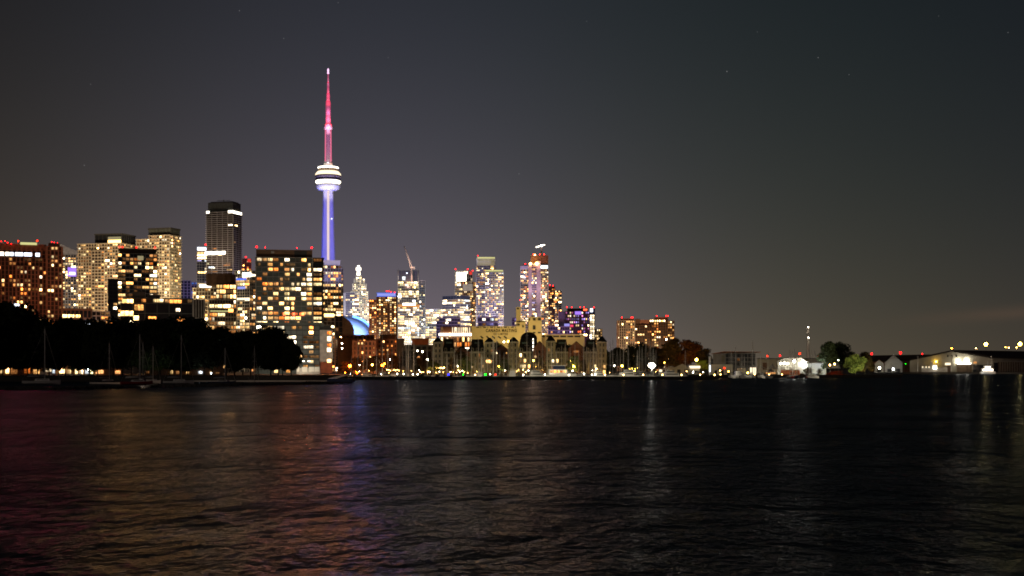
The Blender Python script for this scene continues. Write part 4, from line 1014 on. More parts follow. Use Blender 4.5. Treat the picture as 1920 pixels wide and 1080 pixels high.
cr = empty('tower_crane', (PX(1015.5, 1905), 1905, GZ), 0, 'small tower crane with green white lit jib above the red crown', 'crane')
u = 1905/F; z_ = lambda py: PZ(py, 1905)-GZ
m = MB(); m.tube((0, 8, z_(479)), (0, 8, z_(458.5)), 1.0, .9, 'crane_paint', 6)
for k in range(6): m.tube((-.9, 7, z_(478-k*3)), (.9, 7, z_(475-k*3)), .25, .25, 'crane_paint', 4)
m.build('mast', cr)
m = MB(); m.tube((-10.5*u, 8, z_(462.5)), (6.5*u, 8, z_(458)), .9, .7, 'band_white', 5); m.build('jib', cr)
m = MB(); m.sphere((0, 6.5, z_(459.5)), 1.1, 'lamp_cool'); m.build('lamp', cr); m = MB(); m.box(4*u, 6.5*u, 6.8, 9.2, z_(461.5), z_(459), 'concrete'); m.build('counterweight', cr)
fill_spot(1010, 500, 1880, 1015, 470, 1912, (1, .35, .25), 12000, 100)
b = Bld('apartment_tower', 'slim tower with red lit roof right of the pink crowned group', 1028, 1041, 2000, D=22)
b.blk(0, b.W, 0, 22, 0, b.z(541), 'brown', 'glass_purple', fh=3.1, bw=3, st=.5, pw=.5, lit=.4, pal='brownapt'); m = MB(); m.box(.5, b.W-.5, 1, 20, b.z(541), b.z(536.5), 'brick_red'); m.build('penthouse', b.root)
for px, py in ((1031,535),(1037,536),(1029,567)): b.beacon(px, py, py+2, 'lamp_red', 1.3)
b.done(); fill_spot(1034, 620, 1950, 1034, 560, 2000, (1, .5, .45), 40000, 120)
b = Bld('apartment_tower', 'slim glass tower with one bright window column, near the pink fronted block', 1040.8, 1053, 1970, D=22)
b.blk(0, b.W, 0, 22, 0, b.z(545), 'steel', 'glass', fh=3.1, bw=2.8, st=.4, pw=.4, lit=.42, pal='gold', colw=.8)
b.done(); fill_spot(1047, 620, 1920, 1047, 570, 1970, (1, .85, .7), 30000, 120)
b = Bld('office_block', 'terraced block glowing purple, pink and red behind the townhouses', 1046, 1106, 1400, D=26)
L = b.lx
b.blk(L(1060), L(1105), 0, 26, 0, b.z(584), 'brown', 'glass_purple', fh=3.3, bw=2.6, st=.7, sd=.4, pw=.6, lit=.5, pal='pinkoff')
b.blk(L(1064), L(1102), 2, 24, b.z(584), b.z(578.5), 'dark', 'glass_brown', fh=4, bw=6, st=.4, pw=.4, lit=.3, pal='w_red')
b.blk(L(1028), L(1068), -8, -1, 0, b.z(613), 'purple_panel', 'glass_purple', fh=3.8, bw=3, st=1.0, sd=.4, pw=.4, lit=.4, pal='violet')
m = MB(); m.box(L(1047), L(1060), 3, 22, 0, b.z(584), 'purple_panel'); m.build('side_wall', b.root)
m = MB(); m.box(L(1078), L(1090), -1.4, -.6, b.z(590), b.z(584), 'band_purple'); m.box(L(1058), L(1068), -1.4, -.6, b.z(613), b.z(607), 'band_violet'); m.build('purple_panel', b.root)
m = MB(); m.box(L(1069), L(1075), -1.4, -.6, b.z(613), b.z(609), 'led_red'); m.build('pink_panel', b.root)
for px in (1063, 1072, 1088, 1095): b.beacon(px, 576.8, 579, 'lamp_red', .9)
b.done(); fill_spot(1040, 650, 1360, 1045, 620, 1395, (.62, .5, 1), 16000, 125); fill_spot(1055, 640, 1360, 1056, 600, 1400, (.8, .35, .8), 4000, 125); fill_spot(1085, 640, 1350, 1085, 600, 1400, (1, .3, .5), 10000, 120)
b = Bld('stair_tower', 'white glowing glazed stair tower with a lit square on top', 1105.5, 1115, 1390, D=12)
L = b.lx
b.blk(0, b.W, 0, 12, 0, b.z(590), 'dark', 'glass', fh=2.3, bw=2.6, st=.5, sd=.3, pw=.45, lit=.95, pal='w_white', hf=.95)
b.blk(0, b.W, 0, 12, b.z(590), b.z(578.5), 'dark', 'glass_blue', fh=6, bw=5, st=.3, pw=.2, lit=0)
b.piece('white_sign', 1106.5, 1111.5, 585, 578.5, 'band_cool', -.9, -.5); b.beacon(1113.5, 577, 579, 'lamp_red', .9); b.done()
b = Bld('apartment_block', 'small brown block with cream windows right of the glazed stair tower', 1115.5, 1129, 1450, D=14)
b.blk(0, b.W, 0, 14, 0, b.z(617), 'beige', 'glass_brown', fh=3, bw=2.6, st=.6, pw=.6, lit=.6, pal='gold'); b.done(); fill_spot(1122, 650, 1420, 1122, 628, 1450, (1, .75, .4), 6000, 125)
b = Bld('office_block', 'violet lit block peeking out left of the silo headhouse', 960, 969, 1700, D=14)
b.blk(0, b.W, 0, 14, 0, b.z(596), 'purple_panel', 'glass_purple', fh=5, bw=4, st=.8, pw=.5, lit=.6, pal='pinkoff'); b.done(); fill_spot(964, 640, 1660, 964, 605, 1700, (.6, .35, 1), 24000, 120)

for i, (p0, p1, top, lab) in enumerate(((1157,1218,600,'left condominium tower of the distant pair, with red roof beacons'),(1217.6,1264,596,'right condominium tower of the distant pair, with red roof beacons'))):
    b = Bld('condominium_tower', lab, p0, p1, 1500+i*4, D=24); L = b.lx
    if i == 0:
        b.blk(0, L(1190), 0, 24, 0, b.z(601), 'beige', 'glass_brown', fh=3.05, bw=3.0, st=.6, sd=.3, pw=.9, pd=.5, lit=.40, pal='gold', colw=.7)
        b.blk(L(1190), L(1218), 2, 24, 0, b.z(610), 'brown', 'glass_brown', fh=3.05, bw=3.2, st=.6, sd=.4, pw=.6, lit=.42, pal='gold', colw=.5)
        b.box('penthouse', 1163, 1189, 601, 597, 'brick_red', 2, 18); b.box('penthouse', 1191, 1200, 610, 597.5, 'brown', 5, 18); b.box('penthouse', 1200, 1217, 610, 599.5, 'brick', 6, 18)
        m = MB(); m.box(-.5, 1.6, -.5, 20, 0, b.z(602), 'brick'); m.build('corner_pier', b.root)
        bc = ((1166,596),(1183.5,596),(1186.5,596))
    else:
        b.blk(0, L(1252), 0, 24, 0, b.z(599.5), 'brown', 'glass_brown', fh=3.05, bw=3.0, st=.6, sd=.3, pw=.8, pd=.5, lit=.45, pal='gold', colw=.6)
        b.blk(L(1252), L(1264), 1.5, 24, 0, b.z(602), 'brown', 'glass_brown', fh=3.05, bw=3.0, st=.6, sd=.5, pw=.5, lit=.62, pal='gold')
        b.box('penthouse', 1227, 1253, 599.5, 594.5, 'brick_red', 2, 18); bc = ((1231.5,593),(1249,593),(1252,593))
    for px, py in bc: b.beacon(px, py, 596, 'lamp_red', 1.0)
    b.done(); fill_spot((p0+p1)/2-10, 660, 1430, (p0+p1)/2, 620, 1502, (1, .62, .34), 70000, 125)

# ------------------------------------------------------------------ low blocks on the quay behind the masts
low = [('low_block', 'dark brown windowless box building right of the orange stair tower', 633, 661, 900, 633, 'brown', .02, 7, 7, 'dimapt'),
 ('apartment_block', 'low red brick apartment block behind the bare masts', 661, 705, 880, 640, 'brick', .34, 3, 3.2, 'brownapt'),
 ('apartment_block', 'low brown brick apartment block with a lit top floor behind the masts', 700, 746, 910, 637, 'brick', .36, 3, 3.4, 'brownapt'),
 ('brick_warehouse', 'orange brown blank walled block above the low brick apartments', 712, 742, 960, 628, 'rust_panel', .0, 9, 30, 'dimapt'),
 ('low_block', 'narrow dark olive box building left of the rust coloured block', 744, 758, 870, 636, 'dark', .0, 9, 30, 'dimapt'),
 ('brick_warehouse', 'rust coloured long block left of the first gabled townhouse', 772, 804, 900, 635.5, 'rust_panel', .03, 8, 9, 'dimapt'),
 ('apartment_block', 'dim ochre block partly hidden behind quay trees', 757, 812, 830, 648, 'stucco', .14, 3, 4, 'dimapt'),
 ('apartment_block', 'dim reddish terrace below the blue stadium roof', 640, 702, 1100, 629, 'brick_red', .20, 3.2, 4, 'brownapt')]
for nm, lab, p0, p1, Y, top, fr, lt_, fh, bw, pl in low:
    b = Bld(nm, lab, p0, p1, Y, D=14)
    if lt_ == 0 or fh > 6:
        b.mb('wall').box(0, b.W, 0, 14, 0, b.z(top), fr); b.mb('roof').box(-.3, b.W+.3, -.3, 14.3, b.z(top), b.z(top)+.4, 'dark')
        m = MB(); m.box(b.W*.3, b.W*.42, -.1, .2, 0, 3.4, 'dark'); m.build('door', b.root)
    else:
        b.blk(0, b.W, 0, 14, 0, b.z(top), fr, 'glass_brown', fh=fh, bw=bw, st=1.1, sd=.25, pw=1.3, pd=.2, lit=lt_, pal=pl)
    b.done()
    fill_spot((p0+p1)/2, 700, Y-40, (p0+p1)/2, (top+700)/2, Y, (1, .40, .12), 6500 if fr != 'rust_panel' else 14000, 140)

# ------------------------------------------------------------------ gabled townhouses along the quay
def house(p0, p1, tp0, tp1, Y, label, wall='stucco', eave=661, ridge=636, tw=641, apex=629, lit=.2):
    b = Bld('townhouse', label, min(p0, tp0), max(p1, tp1), Y, D=14); L = b.lx
    b.blk(L(p0), L(p1), 0, 14, 0, b.z(eave), wall, 'glass', fh=3.0, bw=2.7, st=1.25, sd=.18, pw=1.35, pd=.14, lit=lit, pal='house', hf=.98, wf=1)
    b.blk(L(tp0), L(tp1), -1.4, 12, 0, b.z(tw), wall, 'glass', fh=3.1, bw=2.6, st=1.3, sd=.18, pw=1.3, pd=.14, lit=lit*.7, pal='house', hf=.98, wf=1)
    w = b.mb('cornice'); w.box(L(p0)-.3, L(p1)+.3, -.35, 14.3, b.z(eave)-.1, b.z(eave)+.3, 'pale'); w.box(L(tp0)-.35, L(tp1)+.35, -1.8, 12.4, b.z(tw)-.1, b.z(tw)+.3, 'pale')
    m = MB(); m.frustum(L(p0), L(p1), 0, 14, b.z(eave)+.3, b.z(ridge), 1.0, 'roof_slate', 2.2); mr_ = m.build('mansard_roof', b.root)
    m = MB(); cx = (L(tp0)+L(tp1))/2; hw = (L(tp1)-L(tp0))/2
    m.frustum(L(tp0)-.4, L(tp1)+.4, -1.9, 12.5, b.z(tw)+.3, b.z(apex), hw*.92, 'roof_slate', 6.5); m.build('turret_roof', b.root)
    n = max(2, round((L(p1)-L(p0))/3.2))
    for k in range(n):
        x = L(p0)+(k+.5)*(L(p1)-L(p0))/n
        m = MB(); m.box(x-.75, x+.75, -.12, 2.2, b.z(eave)+.6, b.z(eave)+2.6, wall); m.prism([(x-.95, b.z(eave)+2.6), (x+.95, b.z(eave)+2.6), (x, b.z(eave)+3.4)], -.3, 2.6, 'roof_slate'); m.box(x-.45, x+.45, -.2, -.1, b.z(eave)+.9, b.z(eave)+2.3, 'glass'); m.build('dormer', mr_)
    m = MB(); m.box((L(p0)+L(p1))/2-1.6, (L(p0)+L(p1))/2+1.6, 1.4, 3.0, b.z(ridge)-5, b.z(ridge)-1.6, 'netting'); m.build('skylight', mr_)
    for k in range(2):
        m = MB(); x = L(p0)+(L(p1)-L(p0))*(.25+.5*k); m.box(x-.55, x+.55, -.3, .1, 0, 2.4, 'brown'); m.build('door', b.root)
    b.done()
    return b
house(830, 853, 812, 830, 752, 'townhouse with a plain square turret left of the amber lit restaurant tree', ridge=635, eave=661, tw=643, apex=632, lit=.06)
house(881, 909, 909, 927, 748, 'townhouse with turret on its right, below the silo lettering', lit=.12, tw=643, apex=633)
house(972, 996, 954, 972, 752, 'townhouse with turret on its left, below the silo headhouse', lit=.3, tw=642, apex=632)
house(1041, 1065, 1024, 1041, 748, 'townhouse with tall pointed turret on its left, mid quay', lit=.18, tw=641, apex=629)
house(1096, 1120, 1120, 1137, 752, 'townhouse at the right end of the row, turret on its right', lit=.1, tw=642, apex=630)
def gable(p0, p1, Y, eave, apex, wall, label, lit=.2):
    b = Bld('gabled_house', label, p0, p1, Y, D=12)
    b.blk(0, b.W, 0, 12, 0, b.z(eave), wall, 'glass', fh=3.0, bw=2.6, st=1.25, sd=.15, pw=1.3, pd=.12, lit=lit, pal='house', wf=1)
    m = MB()
    k = max(1, round(b.W/9)); ww = b.W/k
    for i in range(k): m.prism([(i*ww-.2, b.z(eave)+.63), ((i+1)*ww+.2, b.z(eave)+.63), ((i+.5)*ww, b.z(apex))], -.3, 12, 'brick' if wall != 'stucco' else wall)
    m.build('gable', b.root)
    m = MB()
    for i in range(k):
        for sg in (0, 1):
            x0 = i*ww if sg == 0 else (i+1)*ww; xm = (i+.5)*ww
            m.add([(x0, -.6, b.z(eave)+.7), (xm, -.6, b.z(apex)+.15), (xm, 12.4, b.z(apex)+.15), (x0, 12.4, b.z(eave)+.7), (x0, -.6, b.z(eave)+1.0), (xm, -.6, b.z(apex)+.45), (xm, 12.4, b.z(apex)+.45), (x0, 12.4, b.z(eave)+1.0)], [(0,3,2,1),(4,5,6,7),(0,1,5,4),(1,2,6,5),(2,3,7,6),(3,0,4,7)], 'roof_slate')
    m.build('roof', b.root); b.done()
gable(1000, 1023, 756, 655, 640, 'brick', 'red brick gabled house between two turreted townhouses')
gable(1066, 1095, 760, 655, 641, 'rust_panel', 'ochre brick terrace with gables between the two right townhouses', .25)
gable(928, 953, 765, 658, 648, 'brown', 'dim brown gabled house with a bright lamp in front', .25)
gable(854, 880, 770, 662, 652, 'brick', 'orange lit gabled house behind a street tree', .1)
b = Bld('brick_warehouse', 'dark barrel roofed hall behind the townhouses, below the silo headhouse', 976, 1007, 840, D=12)
L = b.lx
b.mb('wall').box(0, b.W, 0, 12, 0, b.z(635), 'dark')
m = MB(); m.prism([(b.W*(.5-.5*math.cos(t*math.pi/10)), b.z(635)+ (b.z(622.5)-b.z(635))*math.sin(t*math.pi/10)) for t in range(11)], -.4, 12, 'roof_dark'); m.build('barrel_roof', b.root)
for k in range(4):
    m = MB(); m.box(L(998.8), L(1000.4), -.3, .1, b.z(638+k*7), b.z(633.5+k*7), 'band_white'); m.build('window', b.root)
b.done()
for px, py, c, p_ in ((846,700,(1,.7,.35),900),(900,700,(1,.78,.42),1100),(938,698,(1,.85,.5),1500),(985,700,(1,.78,.42),1300),(1005,698,(1,.8,.42),1700),(1050,700,(1,.76,.38),1100),(1078,698,(1,.72,.32),1900),(1112,700,(1,.72,.4),1000),(1130,700,(1,.5,.22),800),(868,700,(1,.6,.22),1000)):
    fill_spot(px, py, 728, px, 668, 754, c, p_*.45, 150)
# ------------------------------------------------------------------ boats
def hull_mesh(L_, B_, H_, mat, stripe=None, name='hull'):
    """lofted hull along +x (bow), deck closed"""
    st = [(-.5,.72,.9),(-.3,.95,.86),(0,1,.88),(.25,.78,.95),(.42,.34,1.08),(.5,.03,1.18)]
    m = MB(); vs = []
    for t, w_, h in st:
        x = t*L_
        for sgn in (-1, 1):
            pass
        vs += [(x, -B_/2*w_, H_*h), (x*.99, -B_/2*w_*.86, H_*.3), (x*.96, 0, -.35), (x*.99, B_/2*w_*.86, H_*.3), (x, B_/2*w_, H_*h)]
    n = 5; fs = []
    for i in range(len(st)-1):
        for k in range(n-1): fs.append((i*n+k, i*n+k+1, (i+1)*n+k+1, (i+1)*n+k))
        fs.append((i*n+4, i*n, (i+1)*n, (i+1)*n+4))
    fs.append((0, 4, 3, 2, 1)); k = (len(st)-1)*n; fs.append((k, k+1, k+2, k+3, k+4))
    m.add(vs, fs, mat); return m.mesh(name)
def sail_protos(hmat, cmat):
    d = {'hull': hull_mesh(10, 3.1, 1.1, hmat)}
    m = MB(); m.frustum(-1.8, 2.2, -.95, .95, .95, 1.55, .25, 'hull_white'); m.box(-1.2, 1.6, -.86, .86, 1.2, 1.42, 'glass'); d['cabin'] = m.mesh('cabin')
    m = MB(); m.tube((.9, 0, .9), (.9, 0, 14), .15, .10, 'alu', 6); m.tube((.9, -1.0, 8.6), (.9, 1.0, 8.6), .04, .04, 'alu', 4); m.tube((.9, -.75, 11.2), (.9, .75, 11.2), .035, .035, 'alu', 4)
    m.tube((.9, 0, 14), (.9, 0, 14.6), .02, .02, 'alu', 4); d['mast'] = m.mesh('mast')
    m = MB(); m.tube((.85, 0, 2.3), (-3.6, 0, 2.2), .08, .07, 'alu', 5); m.tube((.8, 0, 2.55), (-3.4, 0, 2.42), .2, .15, cmat, 6); d['boom'] = m.mesh('boom')
    m = MB()
    m.tube((.9, 0, 13.8), (4.8, 0, 1.3), .045, .045, 'canvas_white', 4); m.tube((.9, 0, 14), (-4.8, 0, 1.1), .016, .016, 'alu', 3)
    for sg in (-1, 1): m.tube((.9, sg*1.45, 1.0), (.9, sg*1.0, 8.6), .016, .016, 'alu', 3); m.tube((.9, sg*1.0, 8.6), (.9, 0, 13.6), .016, .016, 'alu', 3)
    d['rigging'] = m.mesh('rigging'); return d
SP = [sail_protos('hull_white', 'canvas'), sail_protos('hull_red', 'canvas_white'), sail_protos('hull_navy', 'canvas')]
def sailboat(px, top, Y, label, group, v=0, rz=0, size=1.0):
    """mast head at px, top"""
    h = (PZ(top, Y))/14.3; s = size
    r = empty('sailboat', (PX(px, Y), Y, 0), rz, label, 'sailboat', group)
    off = -.9*s
    for k, me in SP[v].items():
        if k == 'rigging': share(k, me, mast_)
        else:
            o = share(k, me, r, (off, 0, 0), 0, (s, s, h if k == 'mast' else s))
            if k == 'mast': mast_ = o
    return r
def motor_protos():
    d = {'hull': hull_mesh(11, 3.6, 1.5, 'hull_white')}
    m = MB(); m.frustum(-3.6, 2.4, -1.4, 1.4, 1.3, 2.5, .35, 'hull_white', .15); m.frustum(-3.4, .6, -1.2, 1.2, 2.5, 3.5, .3, 'hull_white', .15); d['cabin'] = m.mesh('cabin')
    m = MB(); m.box(-3.2, 1.9, -1.42, 1.42, 1.75, 2.25, 'glass'); m.box(-3.0, .35, -1.22, 1.22, 2.75, 3.25, 'glass'); d['windscreen'] = m.mesh('windscreen')
    m = MB()
    for k in range(6):
        for sg in (-1, 1): m.tube((1.2+k*.75, sg*(1.7-.27*k), 1.4), (1.2+k*.75, sg*(1.7-.27*k), 2.0), .025, .025, 'alu', 4)
    for sg in (-1, 1): m.tube((1.2, sg*1.7, 2.0), (4.95, sg*.35, 2.0), .025, .025, 'alu', 4)
    d['rail'] = m.mesh('rail')
    m = MB(); m.tube((-1.6, 0, 3.4), (-1.9, 0, 5.6), .05, .03, 'alu', 5); m.box(-1.9, -1.5, -.9, .9, 3.9, 4.05, 'hull_white'); d['radar_arch'] = m.mesh('radar_arch')
    return d
MP = motor_protos()
def motorboat(px, Y, label, group, rz, s=1.0, sz=1.0):
    r = empty('motorboat', (PX(px, Y), Y, 0), rz, label, 'motorboat', group)
    for k, me in MP.items():
        if k in ('windscreen', 'radar_arch'): share(k, me, cab)
        else:
            o = share(k, me, r, (0, 0, 0), 0, (s, s, s*sz))
            if k == 'cabin': cab = o
    return r
# moored in front of the park
for px, top, Y, v, rz, s, lab in ((84,614,405,0,.35,1.12,'white sailboat moored before the park, nearest the reddish brick tower'),
 (205,641,430,2,.9,.85,'small navy sailboat moored alone below the beige lantern tower'),
 (262,625,395,1,.5,.95,'red hulled sailboat with the tallest mast beside two others'),
 (287,647,425,0,-.6,.9,'white sailboat moored just right of the tall masted red hulled one'),
 (340,627,415,0,.2,.95,'white sailboat moored between the red hulled boat and the dark buoy boat'),
 (422,651,400,2,-.3,.9,'low dark sailboat lying on the pale strip of water'),
 (477,648,385,1,1.2,.62,'little red hulled sailboat near the dark glass block'),
 (268,640,470,0,1.5,.8,'thin masted sailboat tucked behind the red hulled one')):
    sailboat(px, top, Y, lab, 'sailboats moored before the park', v, rz, s)
# marina masts
land = [(650,700,'below the blue stadium roof'),(700,812,'in front of the low brick apartments'),(812,880,'in front of the first turreted townhouse'),(880,950,'below the silo lettering'),(950,1020,'below the silo headhouse'),(1020,1070,'in front of the mid quay turret'),(1070,1140,'before the last townhouse on the right'),(1140,1200,'left of the marina floodlight'),(1200,1330,'right of the marina floodlight'),(1330,1440,'before the flat roofed pavilion'),(1440,1560,'by the floodlit boat shed')]
mast = [(659,668),(671,634),(681,628),(688,655),(706,652),(717,624),(727,648),(735,652),(749,660),(755,651),(761,640),(763,652),(766,642),(770,652),(776,640),(801,655),(812,648),(829,650),
 (838,664),(852,655),(857,664),(864,652),(876,650),(884,650),(891,668),(897,630),(903,662),(908,645),(914,670),(925,628),(931,622),(937,655),(945,660),(953,650),(960,628),(968,655),(975,650),(982,664),(988,607),(994,650),(999,658),
 (1004,655),(1010,660),(1017,640),(1026,650),(1034,640),(1043,655),(1053,648),(1060,640),(1069,650),(1078,646),(1085,655),(1094,640),(1100,650),(1107,655),(1113,640),(1119,650),(1127,648),
 (1144,640),(1149,634),(1157,655),(1163,652),(1169,640),(1178,651),(1195,656),(1199,646),(1204,650),(1211,642),(1219,638),(1225,650),(1230,655),(1285,656),
 (1371,657),(1379,648),(1391,663),(1396,668),(1411,638),(1426,668),(1481,655),(1486,657),(1490,653),(1494,658),(1517,657),(1522,658),(1528,657),(1440,660)]
mast.sort(); cnt = {}
mr = random.Random(5)
for px, top in mast:
    for a, c, wh in land:
        if a <= px < c: break
    cnt[wh] = cnt.get(wh, 0)+1
    Y = mr.uniform(586, 668) if px < 1320 else mr.uniform(640, 676)
    sailboat(px, top, Y, f'bare masted sailboat {wh}, {ORD[cnt[wh]-1]} mast from the left', 'sailboats moored in the marina', mr.choice((0, 0, 0, 2, 1)), mr.choice((1.57, -1.57, 1.4, -1.3, 1.75))+mr.uniform(-.15, .15), mr.uniform(.85, 1.1))
for i, (px, Y, rz, s, wh) in enumerate(((722,612,.1,.9,'in front of the low brick apartments'),(760,620,-.1,.8,'under the cluster of bare masts'),(893,600,2.9,.9,'beside the green lamp'),(962,606,1.5,1.1,'below the silo headhouse, dark windowed'),(1009,598,.1,1.1,'below the red brick gabled house'),(1028,604,3.0,.9,'left of the amber windowed trawler'),(1072,600,.2,.9,'just right of the amber windowed trawler'),(1088,612,3.1,.8,'before the ochre gabled terrace'),(1126,598,.1,1.0,'at the foot of the last townhouse'),(1172,604,3.0,1.2,'left of the marina floodlight'),(1203,612,.2,1.0,'right under the marina floodlight'),(1262,606,.1,1.1,'in front of the gable ended boat shed'),(1390,655,.1,1.0,'before the flat roofed pavilion'),(735,600,2.9,.7,'with pale cover near the orange lamps'),(690,605,.2,.8,'left of the orange lamps'))):
    motorboat(px, Y, f'white motorboat moored {wh}', 'white motorboats in the marina', rz, s)
# trawler with lit saloon
Y = 592
t = empty('trawler_yacht', (PX(1049, Y), Y, 0), .15, 'large trawler yacht with a row of amber lit saloon windows', 'yacht')
share('hull', hull_mesh(15, 4.6, 2.2, 'hull_white'), t)
m = MB(); m.box(-5, 3.2, -1.9, 1.9, 2.0, 4.4, 'hull_white'); m.frustum(-3.5, 2.4, -1.6, 1.6, 4.4, 6.0, .4, 'hull_navy', .2); m.build('cabin', t)
m = MB(); m.box(-4.6, 2.8, -2.3, 2.3, 6.0, 6.2, 'canvas_white'); m.build('canopy', t)
for k in range(5):
    m = MB(); m.box(-4.6+k*1.5, -3.4+k*1.5, -1.98, -1.9, 2.9, 3.9, 'w_amber' if k % 2 else 'w_warm'); o = m.build('window', t); set_uv(o.data)
m = MB(); m.tube((-1, 0, 6.2), (-1.4, 0, 10.5), .09, .05, 'alu'); m.build('mast', t)
# workboat pontoon at the corner of the park
Y = 470
t = empty('work_barge', (PX(637, Y), Y, 0), -.12, 'low dark work barge with pale spars at the corner of the quay', 'barge')
m = MB(); m.frustum(-4, 5, -1.6, 1.6, -.3, 1.2, -.4, 'hull_navy'); m.build('hull', t)
m = MB(); 
for k in range(3): m.tube((-4+k*1.2, -.8, 1.2), (2+k*1.3, -.6, 2.6+k*.2), .12, .08, 'alu', 5)
m.build('spar', t)

# ------------------------------------------------------------------ lamps
LM = {}
def lamp_mesh(mat, r):
    if (mat, r) not in LM:
        m = MB(); m.sphere((0, 0, 0), r*.52, mat, 10, 6); LM[(mat, r)] = m.mesh('lamp')
    return LM[(mat, r)]
pm = MB(); pm.tube((0, 0, 0), (0, 0, 1), .09, .07, 'dark', 6); pm.frustum(-.22, .22, -.22, .22, 0, .06, .05, 'dark'); POST = pm.mesh('post')
def lamp(px, py, Y, mat, r, label, group=None, base=GZ, name='street_lamp', cat='lamp'):
    z = PZ(py, Y)-base
    o = empty(name, (PX(px, Y), Y, base), 0, label, cat, group)
    share('post', POST, o, (0, .0, 0), 0, (1, 1, max(.3, z)))
    share('lamp', lamp_mesh(mat, r), o, (0, 0, z), 0)
    return o
for i, px in enumerate((1134,1169,1206,1242,1278,1313,1340)):
    lamp(px, 702.8, 565, 'lamp_warm', .42, f'small warm lamp on the marina breakwater, {ORD[i]} from its left end', 'breakwater lamps', 1.4, 'dock_lamp')
for i, px in enumerate((1346,1378,1410,1437,1461)):
    lamp(px+5, 702.6, 692, 'lamp_warm', .55, f'small warm lamp on the quay edge before the tents, {ORD[i]} from the left', 'quay edge lamps', GZ, 'dock_lamp')
for i, (px, py) in enumerate(((657,701.5),(715,701.5),(745,701),(757,701.5),(774,702),(783,701.5),(919,701.8),(981,703),(1022,702.5),(1067,703),(1110,702.8),(1116,702),(1095,701))):
    lamp(px, py, 566, 'lamp_white', .30 if i < 7 else .38, f'small white lamp at dock level on the breakwater, {ORD[i]} from its left', 'white dock lamps', 1.4, 'dock_lamp')
lamp(841, 702.5, 566, 'lamp_blue', .45, 'small blue navigation lamp on the breakwater', None, 1.4, 'navigation_lamp')
lamp(868.5, 702.3, 566, 'lamp_green', .35, 'smaller green navigation lamp beside the blue one', None, 1.4, 'navigation_lamp')
lamp(910, 702.3, 566, 'lamp_green', .62, 'bright green navigation lamp below the silo lettering', None, 1.4, 'navigation_lamp')
lamp(929, 702.5, 566, 'lamp_redorange', .42, 'small orange red lamp on the breakwater right of the green ones', None, 1.4, 'navigation_lamp')
lamp(891, 703, 566, 'lamp_warm', .4, 'warm lamp on the breakwater left of the bright green lamp', None, 1.4, 'dock_lamp')
